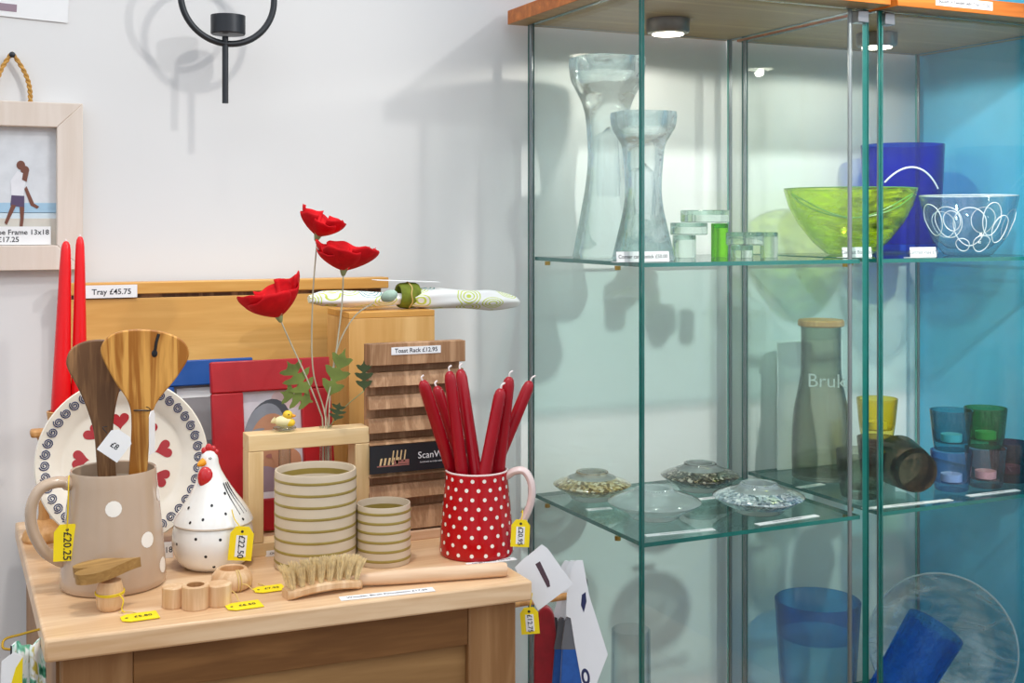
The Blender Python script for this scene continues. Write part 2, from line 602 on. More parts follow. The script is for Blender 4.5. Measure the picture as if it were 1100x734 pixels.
def thing(name, label, cat, loc=(0, 0, 0), rotz=0.0, group=None):
    o = bpy.data.objects.new(name, None)
    o.empty_display_size = 0.02
    C.objects.link(o)
    o.location = loc
    o.rotation_euler = (0, 0, rotz)
    return tag(o, label, cat, group)


def lettering(parent, body, size, mat='ink', T=None, bold=0.0, align='CENTER', spin=0.0, name='lettering'):
    """flat raised text; drawn in XY then turned by T"""
    cu = bpy.data.curves.new('text', 'FONT')
    cu.body = body
    cu.size = size
    cu.align_x = align
    cu.align_y = 'CENTER'
    cu.offset = bold * size
    cu.resolution_u = 3
    tmp = bpy.data.objects.new('text', cu)
    C.objects.link(tmp)
    bpy.context.view_layer.update()
    dg = bpy.context.evaluated_depsgraph_get()
    me = bpy.data.meshes.new_from_object(tmp.evaluated_get(dg))
    bpy.data.objects.remove(tmp)
    bpy.data.curves.remove(cu)
    X = (T if T is not None else Matrix()) @ Matrix.Rotation(spin, 4, 'Z')
    me.transform(X)
    me.materials.clear()
    me.materials.append(M[mat])
    me.name = name
    o = bpy.data.objects.new(name, me)
    C.objects.link(o)
    o.parent = parent
    return o


def struct(o):
    o['kind'] = 'structure'
    return o


def rect(x0, y0, x1, y1):
    return [(x0, y0), (x1, y0), (x1, y1), (x0, y1)]


def oval(cx, cy, rx, ry, n=24, rot=0.0):
    o = []
    for i in range(n):
        a = 2 * PI * i / n
        x, y = rx * math.cos(a), ry * math.sin(a)
        o.append((cx + x * math.cos(rot) - y * math.sin(rot), cy + x * math.sin(rot) + y * math.cos(rot)))
    return o


def bez(pts, n=16):
    """smooth Catmull-Rom path through pts"""
    P = [Vector(p) for p in pts]
    P = [P[0] * 2 - P[1]] + P + [P[-1] * 2 - P[-2]]
    out = []
    for i in range(1, len(P) - 2):
        for k in range(n):
            t = k / n
            a, b, c, d = P[i - 1], P[i], P[i + 1], P[i + 2]
            out.append(0.5 * ((2 * b) + (c - a) * t + (2 * a - 5 * b + 4 * c - d) * t * t + (3 * b - a - 3 * c + d) * t ** 3))
    out.append(P[-2])
    return out


def interp(tab):
    """radius at height for a list of (r, z)"""
    def f(z):
        for (r0, z0), (r1, z1) in zip(tab, tab[1:]):
            if z0 <= z <= z1:
                k = (z - z0) / (z1 - z0) if z1 > z0 else 0
                return r0 + (r1 - r0) * k
        return tab[0][0] if z < tab[0][1] else tab[-1][0]
    return f


def smooth_prof(pts, n=6):
    return [(max(p.x, 0.0), p.y) for p in bez([(a, b, 0) for a, b in pts], n)]


# ------------------------------------------------------------------ setting
WY = 2.45
b = MB(); b.box(-1.6, WY, 0, 2.42, WY + 0.1, 2.9)
struct(b.build('wall_back', 'wall'))
b = MB(); b.box(2.315, 1.75, 0, 2.40, WY, 2.9)
struct(b.build('wall_right', 'blue_wall'))
b = MB(); b.box(-1.6, -1.2, -0.05, 2.42, WY + 0.1, 0)
struct(b.build('floor', 'floor'))

# ------------------------------------------------------------------ sideboard
TZ = 0.90
X0, X1, Y0, Y1 = 0.124, 0.822, 1.712, 2.41
sb = thing('sideboard', 'pale beech sideboard with a thick overhanging top carrying the gifts', 'sideboard', (X0, Y0, 0))
W, D = X1 - X0, Y1 - Y0
MB().box(0, 0, TZ - 0.031, W, D, TZ).build('tabletop', 'table', sb, bevel=0.004)
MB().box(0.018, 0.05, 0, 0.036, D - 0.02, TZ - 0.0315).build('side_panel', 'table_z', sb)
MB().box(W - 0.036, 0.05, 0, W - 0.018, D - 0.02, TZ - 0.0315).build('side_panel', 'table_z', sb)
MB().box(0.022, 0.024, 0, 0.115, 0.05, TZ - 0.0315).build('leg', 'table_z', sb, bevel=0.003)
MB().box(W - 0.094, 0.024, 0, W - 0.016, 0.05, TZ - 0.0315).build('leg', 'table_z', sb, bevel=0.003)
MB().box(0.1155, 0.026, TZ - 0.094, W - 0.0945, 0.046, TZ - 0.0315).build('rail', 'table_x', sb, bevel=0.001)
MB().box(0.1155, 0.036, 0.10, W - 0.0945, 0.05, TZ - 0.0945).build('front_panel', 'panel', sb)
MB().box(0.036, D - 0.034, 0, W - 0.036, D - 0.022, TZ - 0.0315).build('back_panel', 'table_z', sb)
for o_ in sb.children:                           # its front runs slightly askew to the wall
    for vv in o_.data.vertices:
        vv.co.y -= 0.046 * vv.co.x * (1 - vv.co.y / D)

# ------------------------------------------------------------------ glass cabinets
CZ = 1.882                                       # underside of the wooden tops
SH = (0.30, 0.855, 1.374)                        # tops of the glass shelves
CY0, CY1 = 1.936, 2.405


def pane_x(x, y0, y1, z0, z1, t=0.012):
    """pane standing across x, with its narrow edges dyed"""
    m = MB()
    m.box(x, y0, z0, x + t, y1, z1, 0)
    m.m = [1, 1, 1, 1, 0, 0]
    return m


def pane_y(y, x0, x1, z0, z1, t=0.006):
    m = MB()
    m.box(x0, y, z0, x1, y + t, z1, 0)
    m.m = [1, 1, 0, 0, 1, 1]
    return m


def cabinet(name, label, x0, x1, lamp_xy, left_back_post):
    r = thing(name, label, 'cabinet', (x0, CY0, 0), 0, 'glass display cabinets')
    w, d = x1 - x0, CY1 - CY0
    cb = MB(); cb.box(-0.040 if left_back_post else 0.0, -0.056, CZ, w + (0.012 if left_back_post else 0.03), d + 0.02, CZ + 0.031)
    cb.m = [1, 0, 0, 0, 0, 0]
    cb.build('top_board', ['cap', 'cap_under'], r, bevel=0.0015)
    MB().box(0, -0.02, 0, w, d, 0.07).build('plinth', 'cap', r, bevel=0.002)
    pane_x(0.0, 0.0, d, 0.071, CZ - 0.001).build('glass_side', ['pane', 'edge'], r, smooth=0)
    pane_x(w - 0.012, 0.0, d, 0.071, CZ - 0.001).build('glass_side', ['pane', 'edge'], r, smooth=0)
    pane_y(d - 0.007, 0.0125, w - 0.0125, 0.071, CZ - 0.001).build('glass_back', ['pane', 'edge_pale'], r, smooth=0)
    dr = pane_y(-0.0075, 0.002, w - 0.002, 0.073, CZ - 0.004).build('glass_door', ['pane', 'edge'], r, smooth=0)
    hx = (w - 0.032, w - 0.004) if left_back_post else (0.008, 0.034)
    MB().box(hx[0], -0.011, CZ - 0.030, hx[1], 0.012, CZ - 0.006).build('hinge', 'steel', dr, bevel=0.0015)
    for z in SH:
        s_ = MB(); s_.box(0.013, 0.006, z - 0.008, w - 0.013, d - 0.008, z)
        s_.m = [0, 0, 1, 1, 1, 1]
        s_.build('glass_shelf', ['shelf', 'edge'], r, smooth=0)
        for (cx, cy) in ((0.013, 0.10), (0.013, d - 0.07), (w - 0.013, 0.05), (w - 0.013, d - 0.07)):
            MB().lathe([(0, z - 0.0165), (0.006, z - 0.0165), (0.006, z - 0.0085), (0, z - 0.0085)], 12,
                       T=Matrix.Translation((cx, cy, 0))).build('shelf_clip', 'brass', r)
    posts = [(0.006, d - 0.004), (w - 0.006, d - 0.004)]
    posts.append((w - 0.034, 0.012) if left_back_post else (0.012, 0.012))
    for (px, py) in posts:
        MB().lathe([(0, 0.071), (0.0045, 0.071), (0.0045, CZ - 0.001), (0, CZ - 0.001)], 12,
                   T=Matrix.Translation((px, py, 0))).build('corner_post', 'rod', r)
    lx, ly = lamp_xy[0] - x0, lamp_xy[1] - CY0
    pk = MB().lathe([(0, -0.031), (0.037, -0.031), (0.043, -0.029), (0.046, -0.024), (0.046, 0), (0, 0)], 40).build(
        'puck_lamp', 'puck', r, loc=(lx, ly, CZ - 0.0005))
    MB().lathe([(0, -0.0325), (0.033, -0.0325), (0.034, -0.0305), (0, -0.0305)], 32).build('lens', 'lamp', pk)
    return r


CAB1 = cabinet('display_cabinet', 'tall glass display cabinet nearest the sideboard, holding the tall crystal candlesticks', 1.165, 1.702, (1.405, 2.215), True)
CAB2 = cabinet('display_cabinet', 'glass display cabinet by the blue wall, holding coloured tumblers and bowls', 1.732, 2.285, (1.945, 2.18), False)

# the printed strip on the second cabinet's top
pc = on_y(1036, 1, CY0 - 0.0565)
c2 = MB().box(-0.078, -0.0006, -0.009, 0.078, 0, 0.009).build('price_label', 'paper', CAB2, loc=(pc.x - 1.732, -0.0564, CZ + 0.0175))
lettering(c2, 'Bucket of Sweden Jelly Tray £22.50', 0.0098, 'ink', Matrix.Translation((0, -0.0009, 0)) @ VERT, 0.02)

# ------------------------------------------------------------------ wall things
# picture frame hung from a rope
fy = WY - 0.004
fr = thing('picture_frame', 'pale limed picture frame with a beach photo, hanging from a rope on the wall', 'picture frame', (0.1275, fy, 1.3605))
fw, fh, fb = 0.1155, 0.312, 0.046
T_ = VERT
m_ = MB()
for poly in ([(-fw, 0), (fw, 0), (fw - fb, fb), (-fw + fb, fb)], [(fw, 0), (fw, fh), (fw - fb, fh - fb), (fw - fb, fb)],
             [(fw, fh), (-fw, fh), (-fw + fb, fh - fb), (fw - fb, fh - fb)], [(-fw, fh), (-fw, 0), (-fw + fb, fb), (-fw + fb, fh - fb)]):
    m_.prism(poly, 0.002, 0.026, 0, T_)
m_.build('moulding', 'frame_pale', fr, bevel=0.0015)
pic = MB()


def layer(mb, poly, k, mi, T=VERT, z0=0.004):
    mb.prism(poly, z0 + k * 0.0003, z0 + k * 0.0003 + 0.00025, mi, T)


iw = fw - fb
layer(pic, rect(-iw, fb, iw, fh - fb), 0, 0)
layer(pic, rect(-iw, fb, iw, fb + 0.050), 1, 1)
layer(pic, rect(-iw, fb + 0.060, iw, fb + 0.079), 1, 2)
layer(pic, rect(-iw, fb + 0.050, iw, fb + 0.061), 1, 3)
gx, gz = 0.004, fb + 0.06                       # two people running on the beach
fig = [(oval(gx + .004, gz + .089, .0075, .0085), 4), (oval(gx + .011, gz + .08, .0075, .008), 6),
       ([(gx - .012, gz + .03), (gx + .008, gz + .03), (gx + .014, gz + .072), (gx - .002, gz + .078), (gx - .014, gz + .06)], 5),
       ([(gx + .010, gz + .045), (gx + .014, gz + .05), (gx + .027, gz + .018), (gx + .036, gz + .012), (gx + .032, gz + .008), (gx + .021, gz + .014)], 4),
       ([(gx - .014, gz + .014), (gx + .010, gz + .010), (gx + .010, gz + .032), (gx - .012, gz + .033)], 7),
       ([(gx - .012, gz + .016), (gx - .004, gz + .014), (gx - .014, gz - .008), (gx - .020, gz - .022), (gx - .024, gz - .018)], 4),
       ([(gx + .002, gz + .012), (gx + .010, gz + .011), (gx + .009, gz - .012), (gx + .006, gz - .034), (gx + .001, gz - .034), (gx + .003, gz - .012)], 4),
       ([(gx + .008, gz + .075), (gx + .018, gz + .078), (gx + .014, gz + .058), (gx + .006, gz + .062)], 6)]
for k, (pl, mi) in enumerate(fig):
    layer(pic, pl, 2 + k * 0.4, mi)
pic.build('photo_print', ['sky', 'sand', 'sea', 'foam', 'skin_dark', 'shirt', 'skin_dark', 'shorts'], fr, smooth=0)
lb = MB().box(-0.075, -0.0012, 0, 0.060, 0, 0.034).build('price_label', 'paper', fr, loc=(0, -0.009, fb + 0.001))
lettering(lb, 'Rope Frame 13x18', 0.0135, 'ink', Matrix.Translation((0.057, -0.0015, 0.023)) @ VERT, 0.012, 'RIGHT')
lettering(lb, '£17.25', 0.0135, 'ink', Matrix.Translation((0.005, -0.0015, 0.0095)) @ VERT, 0.012, 'RIGHT')
MB().ball((0, 0, 0), (0.004, 0.003, 0.005)).build('stud', 'black', fr, loc=(0.082, -0.0255, fb - 0.006))
nl = on_y(13, 59, WY - 0.02)
rp = MB()
for ph in (0, PI):
    pts = []
    for i in range(141):
        t = i / 140
        if t < 0.5:
            q = Vector((-0.034, -0.012, fh)).lerp(Vector((nl.x - 0.1275, -0.014, nl.z - 1.3605 + 0.004)), t * 2)
        else:
            q = Vector((nl.x - 0.1275, -0.014, nl.z - 1.3605 + 0.004)).lerp(Vector((0.024, -0.012, fh)), t * 2 - 1)
        q.x += 0.010 * math.sin(t * 2 * PI) * -1 * (1 if abs(t - .5) > 0.02 else .3)
        a = t * 60 + ph
        q += Vector((math.cos(a), math.sin(a), 0)) * 0.0022
        pts.append(q)
    rp.tube(pts, 0.0026, 6)
rp.build('rope', 'rope', fr)
na = MB().lathe([(0, 0), (0.0022, 0), (0.0022, 0.022), (0.005, 0.022), (0.0055, 0.0235), (0.003, 0.0255), (0, 0.026)], 14, T=VERT).build('nail', 'iron', None, loc=(nl.x, WY - 0.001, nl.z))
tag(na, 'dark nail in the wall holding the frame rope', 'nail')

# paper sheet at the top left of the wall
ps = thing('wall_poster', 'white paper sheet with a mauve block pinned high on the wall', 'poster', on_y(0, 17, WY - 0.002))
MB().box(-0.10, -0.001, 0, 0.118, 0, 0.20).build('sheet', 'paper', ps)
MB().box(-0.09, -0.0016, 0.010, 0.028, -0.0011, 0.024).build('printed_block', 'mauve', ps)
ps.rotation_euler = (0, 0.045, 0)

# ring shaped tealight sconce
tip = on_y(242, 111, 2.335)
sc = thing('tealight_sconce', 'black iron ring tealight holder hanging with a straight stem above the gifts', 'candle holder', (tip.x, 2.335, tip.z))
k_ = 2.322 / F
rr = 50 * k_
zc = (111 + 3) * k_
cx_ = 3 * k_
MB().tube([(0, 0, 0), (0, 0, 72 * k_)], 0.0060, 12).build('stem', 'iron', sc)
rg = MB()
rg.tube([(cx_ + rr * math.cos(a), 0, zc + rr * math.sin(a)) for a in [2 * PI * i / 72 for i in range(72)]], 0.0062, 12, closed=True)
rg.build('ring', 'iron', sc)
cu = MB().lathe([(0, 0), (0.031, 0), (0.0325, 0.002), (0.0325, 0.036), (0.0305, 0.036), (0.0305, 0.004), (0, 0.004)], 36)
cu.build('cup', 'iron', sc, loc=(cx_, 0, 74 * k_ + 0.0))
MB().tube([(cx_ - 0.0, 0, zc + rr), (cx_, 0.06, zc + rr + 0.01), (cx_, WY - 2.335, zc + rr + 0.01)], 0.005, 10).build('wall_bracket', 'iron', sc)

# ------------------------------------------------------------------ behind the gifts: trays, box, frames
ty = 2.395
tr = thing('wooden_tray', 'wide honey birch tray standing on edge against the wall behind the gifts', 'tray', (0.205, ty, TZ))
tw, th = 0.632, 0.436
def panel_(z0, z1, y0=0.0, y1=0.01):
    MB().box(0.012, y0 - 0.006, z0, tw - 0.05, y1 - 0.006, z1).build('panel_board', 'tray', tr, bevel=0.001)
MB().box(0.0, -0.010, th - 0.0225, tw, 0.03, th).build('top_rim', 'tray_rim', tr, bevel=0.002)
panel_(th - 0.165, th - 0.030)
panel_(th - 0.293, th - 0.1715, -0.004, 0.006)
panel_(0.0, th - 0.298, -0.004, 0.006)
MB().box(0.012, 0.0045, 0.0, tw - 0.012, 0.012, th - 0.023).build('backing', 'walnut', tr)
l_ = MB().box(-0.048, -0.0008, -0.012, 0.048, 0, 0.012).build('price_label', 'paper', tr, loc=(on_y(118, 310, ty).x - 0.205, -0.0105, th - 0.016))
lettering(l_, 'Tray £45.75', 0.0145, 'ink', Matrix.Translation((0.002, -0.0011, -0.001)) @ VERT, 0.014)

by = 2.19
bp = on_y(375, 336, by)
bx = thing('wooden_box', 'plain honey birch box standing upright behind the toast rack', 'box', (bp.x, by, TZ))
bw, bh = on_y(467, 336, by).x - bp.x, bp.z - TZ
MB().box(0, 0, 0, bw, 0.012, bh - 0.012).build('front_board', 'box', bx, bevel=0.001)
MB().box(0, 0.0125, 0, 0.012, 0.14, bh - 0.012).build('side_board', 'box', bx)
MB().box(bw - 0.012, 0.0125, 0, bw, 0.14, bh - 0.012).build('side_board', 'box', bx)
MB().box(0, 0, bh - 0.0118, bw, 0.14, bh).build('lid', 'tray_rim', bx, bevel=0.001)

# rolled tea towel in a green ring lying on the box and sticking out both sides
pts, rad = [], []
ra = on_y(332, 314, by + 0.05); rb = on_y(557, 331, by + 0.05)
ring_x = on_y(438, 322, by + 0.05).x
rz0 = bh + TZ + 0.0195
L_ = rb.x - ra.x
rl = thing('rolled_tea_towel', 'rolled white tea towel with leaf print tied by a green ring, lying on the box', 'tea towel', (ring_x, by + 0.05, bh + TZ))
def roll_fn(u, v):
    x = ra.x - ring_x + u * L_
    env = (0.0195 if x > 0 else 0.0145) - 0.004 * math.exp(-(x / 0.03) ** 2) + 0.0015 * math.sin(x * 40)
    e = min(1, (1 - u) / 0.16)
    env *= 0.25 + 0.75 * math.sqrt(max(e, 0))
    env *= min(1, 0.55 + u / 0.12)
    a = 2 * PI * v
    k = 1 + 0.07 * math.sin(5 * a + x * 25)
    dz = 0.005 * math.exp(-((x + 0.17) / 0.08) ** 2) - 0.012 * max(0, x / .16) ** 2 * (1 if x > .04 else 0) * .5
    return (x, math.cos(a) * env * 1.5 * k, 0.0185 + dz + math.sin(a) * env * k + 0.001)
m_ = MB().grid(roll_fn, 90, 28)
m_.f.append(tuple(i * 91 for i in range(28))); m_.m.append(0)
m_.f.append(tuple(i * 91 + 90 for i in reversed(range(28)))); m_.m.append(0)
m_.build('towel', 'fabric', rl, smooth=60)
TY = Matrix.Rotation(PI / 2, 4, 'Y')
MB().lathe([(0.018, -0.019), (0.022, -0.020), (0.0245, -0.015), (0.0255, 0), (0.0245, 0.015), (0.022, 0.020), (0.018, 0.019), (0.018, -0.019)], 32,
           T=Matrix.Translation((0, 0, 0.0262)) @ TY).build('ring', 'green_ring', rl)
MB().tube([(-0.022 + 0.0015 * math.sin(i), 0.0262 * math.cos(i / 36 * 2 * PI), 0.0262 + 0.0262 * math.sin(i / 36 * 2 * PI)) for i in range(36)], 0.0012, 6, closed=True,
          T=Matrix.Translation((0.022, 0, 0))).build('string', 'string', rl)
m_ = MB(); m_.box(-0.070, -0.015, 0.0535, 0.060, 0.02, 0.0545, T=Matrix.Rotation(0.05, 4, 'Y')); m_.build('paper_band', 'paper', rl)

# blue frame, half hidden
def leather_frame(name, label, w, h, b, mat, loc, tilt, pic_fn, stitched=True):
    r = thing(name, label, 'picture frame', loc)
    r.rotation_euler = (-tilt, 0, 0)
    m = MB()
    m.prism(rect(0, h - b, w, h), 0.001, 0.017, 0, VERT)
    m.prism(rect(0, 0, w, b), 0.001, 0.017, 0, VERT)
    m.prism(rect(0, b + 0.0003, b, h - b - 0.0003), 0.001, 0.0165, 0, VERT)
    m.prism(rect(w - b, b + 0.0003, w, h - b - 0.0003), 0.001, 0.0165, 0, VERT)
    m.build('border', mat, r, bevel=0.0025)
    MB().box(0.004, 0.0, 0.004, w - 0.004, 0.006, h - 0.004).build('backing', 'black', r)
    p = MB()
    mats = pic_fn(p, b, w - b, b, h - b)
    p.build('photo_print', mats, r, smooth=0)
    return r


def pic_grey(p, x0, x1, z0, z1):
    layer(p, rect(x0, z0, x1, z1), 0, 0)
    layer(p, rect(x0, z0, x1, (z0 + z1) / 2), 1, 1)
    layer(p, rect(x0 + 0.006, z1 - 0.022, x1 - 0.02, z1 - 0.004), 2, 2)
    return ['grey_pic', 'grey_dark', 'paper']


def pic_face(p, x0, x1, z0, z1):
    w, h = x1 - x0, z1 - z0
    X = lambda u: x0 + u * w
    Z = lambda u: z0 + u * h

    def O(cx, cz, rx, rz, rot=0):
        return [(max(x0, min(x1, X(cx) + a)), max(z0, min(z1, Z(cz) + b_))) for a, b_ in oval(0, 0, rx * w, rz * h, 28, rot)]
    L = [(rect(x0, z0, x1, z1), 0), (O(.8, .92, .3, .1), 4), (O(.42, .60, .40, .33, -.3), 1), (O(.36, .62, .33, .27, -.3), 2), (O(.44, .52, .34, .27, -.25), 3),
         (O(.60, .56, .10, .020, -.2), 1), (O(.28, .585, .08, .018, -.1), 1), (O(.60, .615, .12, .012, -.25), 2), (O(.26, .64, .10, .012, .1), 2), (O(.42, .49, .03, .035), 5), (O(.46, .39, .10, .02), 5),
         (O(.75, .33, .22, .12, .6), 3), (O(.62, .28, .08, .17, .5), 3), (O(.30, .14, .34, .16), 6), (O(.8, .10, .28, .12), 4),
         (rect(X(.0), z0, X(1), Z(.06)), 7)]
    for k, (pl, mi) in enumerate(L):
        layer(p, pl, k * 0.6, mi)
    return ['pic_bg', 'hair', 'hair2', 'skin', 'pic_pink', 'lips', 'mauve', 'shirt']


p0 = on_y(170, 391, 2.29); p1 = on_y(271, 391, 2.29)
leather_frame('picture_frame', 'blue leather picture frame half hidden behind the plate and red frame', p1.x - p0.x + 0.02, 0.295, 0.047, 'blue_leather', (p0.x - 0.02, 2.262, TZ + 0.001), 0.14, pic_grey)
p0 = on_y(224, 393, 2.205); p1 = on_y(351, 393, 2.205)
leather_frame('picture_frame', 'red leather picture frame with a portrait photo, behind the pine tube stand', p1.x - p0.x, 0.302, 0.056, 'red_leather', (p0.x, 2.15, TZ + 0.001), 0.18, pic_face)

# ------------------------------------------------------------------ candlestick with two red tapers
ch = on_z(47, 580, TZ); ch.y = 2.255
ch = on_y(47, 580, 2.255); ch.z = TZ
CH_S = 2.13 / F
cs = thing('candlestick', 'turned oak candlestick behind the plate carrying two red tapers', 'candlestick', (ch.x, ch.y, TZ))
MB().lathe([(0, 0), (0.034, 0), (0.036, 0.005), (0.033, 0.016), (0.022, 0.028), (0.010, 0.036), (0.0085, 0.045), (0.0085, 0.17), (0.012, 0.178), (0, 0.179)], 36).build('base', 'holderwood', cs)
ca = on_y(65, 443, 2.255); cb_ = on_y(85, 441, 2.255)
MB().box(-0.022, -0.014, 0.179, cb_.x - ch.x + 0.03, 0.014, 0.192).build('arm', 'holderwood', cs, bevel=0.004)
for q in (ca, cb_):
    MB().lathe([(0, 0.1925), (0.012, 0.1925), (0.0205, 0.203), (0.023, 0.221), (0.0205, 0.222), (0.0185, 0.205), (0, 0.204)], 28,
               T=Matrix.Translation((q.x - ch.x, 0, 0))).build('cup', 'holderwood', cs)


def taper(label, base, L, r0, r1, mat, direc=(0, 0, 1), group=None, curl=0.006, wick=0.012):
    r = thing('taper_candle', label, 'candle', base, 0, group)
    d = Vector(direc).normalized()
    ts = [0, 0.02, 0.3, 0.6, 0.85, 0.95, 0.98, 0.995, 1.0]
    rs = [r0 * .9, r0, r0 + (r1 - r0) * .3, r0 + (r1 - r0) * .6, r1 + (r0 - r1) * .15, r1 * .98, r1 * .8, r1 * .5, r1 * .15]
    MB().tube([d * L * t for t in ts], rs, 18).build('wax', mat, r, smooth=50)
    tipp = d * L
    MB().tube(bez([tipp - d * 0.002, tipp + d * wick * .6, tipp + d * wick + Vector((curl, 0, 0))], 5), 0.0016, 6).build('wick', 'wick', r)
    return r


za = TZ + 0.2045
ha = on_y(71, 259, 2.255); hb = on_y(86, 254, 2.255)
taper('tall red taper candle at the left, in the candlestick behind the plate', (ca.x, ca.y, za), ha.z - za, 0.0172, 0.0085, 'red_wax', (ha.x - ca.x, 0, ha.z - za), 'red tapers in the candlestick', 0.001, 0.003)
taper('tall red taper candle nearer the tray label, in the candlestick behind the plate', (cb_.x, cb_.y, za), hb.z - za, 0.0150, 0.0075, 'red_wax', (hb.x - cb_.x, 0, hb.z - za), 'red tapers in the candlestick', 0.001, 0.003)

# ------------------------------------------------------------------ plate with spiral border
pc = on_y(132, 496, 2.115)
pl = thing('plate', 'large cream plate with red hearts and a blue spiral border, standing behind the jug', 'plate', (pc.x, 2.115, pc.z))
PR = 89 * 2.02 / F
tiltp = 0.20
# plate local: axis along -Y (facing viewer)
PT = Matrix.Rotation(bearing(pc), 4, 'Z') @ Matrix.Rotation(-tiltp, 4, 'X') @ VERT
prof = [(0, -0.006), (PR * .66, -0.006), (PR * .77, 0.003), (PR * .98, 0.017), (PR, 0.019), (PR * .985, 0.0215), (PR * .76, 0.0095), (PR * .71, 0.002), (PR * .66, -0.001), (0, -0.001)]
MB().lathe(prof, 72, T=PT).build('dish', 'cream_glaze', pl)
sp = MB()
NS = 42
rm = PR * 0.885
for i in range(NS):
    a = 2 * PI * i / NS
    c = Vector((rm * math.cos(a), rm * math.sin(a)))
    pts = []
    for k in range(25):
        t = k / 24
        ph = a + PI * .5 + t * 4.4 * PI * (-1)
        q = 0.0014 + 0.0068 * t
        x, y = c.x + q * math.cos(ph), c.y + q * math.sin(ph)
        rr_ = math.hypot(x, y)
        z = 0.0095 + (rr_ - PR * .76) / (PR * .225) * 0.012 + 0.0006
        pts.append((x, y, z))
    sp.tube(pts, 0.00095, 5, T=PT)
sp.build('spiral_border', 'navy', pl)
hm = MB()


def heart(cx, cy, s, rot):
    o = []
    for i in range(36):
        t = 2 * PI * i / 36
        x = 16 * math.sin(t) ** 3
        y = 13 * math.cos(t) - 5 * math.cos(2 * t) - 2 * math.cos(3 * t) - math.cos(4 * t)
        x, y = x * s / 16, y * s / 16
        o.append((cx + x * math.cos(rot) - y * math.sin(rot), cy + x * math.sin(rot) + y * math.cos(rot)))
    return o


for i in range(9):
    a = 2 * PI * (i + 0.35) / 9
    rh = PR * 0.50
    hm.prism(heart(rh * math.cos(a), rh * math.sin(a), 0.0150, a - PI / 2), -0.0012, -0.0004, 0, PT)
hm.build('heart_pattern', 'heart_red', pl)
# little easel under the plate
ez = thing('plate_stand', 'low wooden easel holding the heart plate upright', 'plate stand', (pc.x, 2.10, TZ), bearing(pc))
zb_ = pc.z - PR * math.cos(tiltp) - TZ
MB().box(-0.06, -0.055, 0, -0.048, 0.08, max(0.008, zb_ - 0.012)).build('foot', 'holderwood', ez, bevel=0.002)
MB().box(0.048, -0.055, 0, 0.06, 0.08, max(0.008, zb_ - 0.012)).build('foot', 'holderwood', ez, bevel=0.002)
MB().box(-0.058, 0.048, max(0.008, zb_ - 0.012) + .0005, -0.050, 0.056, 0.14).build('upright', 'holderwood', ez, bevel=0.002)
MB().box(0.050, 0.048, max(0.008, zb_ - 0.012) + .0005, 0.058, 0.056, 0.14).build('upright', 'holderwood', ez, bevel=0.002)

# ------------------------------------------------------------------ taupe jug
jp = on_z(122, 627, TZ)
jb = bearing(jp)
jug = thing('jug', 'large taupe jug with white polka dots holding wooden spatulas', 'jug', jp, jb)
JO = [(0.0765, 0.003), (0.0775, 0.012), (0.0755, 0.04), (0.0720, 0.08), (0.0680, 0.12), (0.0640, 0.155), (0.0630, 0.172)]
jr = interp(JO)
MB().lathe([(0, 0), (0.073, 0)] + JO + [(0.0622, 0.1755), (0.0595, 0.174), (0.0595, 0.155, 1), (0.066, 0.10, 1), (0.071, 0.02, 1), (0, 0.008, 1)], 64).build('body', ['jug', 'jug_in'], jug, smooth=50)
d_ = MB()
# angles measured in the jug's own frame: -PI/2 faces the viewer
for (px, pz) in ((122, .128), (156, .076), (171, .136), (172, .030)):
    r0 = jr(pz)
    s_ = max(-.98, min(.98, (px - 122) * 0.00142 / r0))
    d_.decal(jr, -PI / 2 + math.asin(s_), pz, 0.0118)
for a in (0.5, 1.3, 2.1, 2.9):
    for z in (0.045, 0.115):
        d_.decal(jr, a + z * 3, z, 0.0118)
d_.build('polka_dots', 'dot_white', jug)
hp = bez([(-0.0605, -.012, 0.158), (-0.080, -.018, 0.163), (-0.103, -.022, 0.155), (-0.1155, -.024, 0.128), (-0.113, -.024, 0.095), (-0.098, -.022, 0.064), (-0.080, -.018, 0.048), (-0.070, -.014, 0.042)], 8)
MB().tube(hp, [0.0105 if i < 4 else 0.0085 for i in range(len(hp))], 14, flat=1.3).build('handle', 'jug', jug)


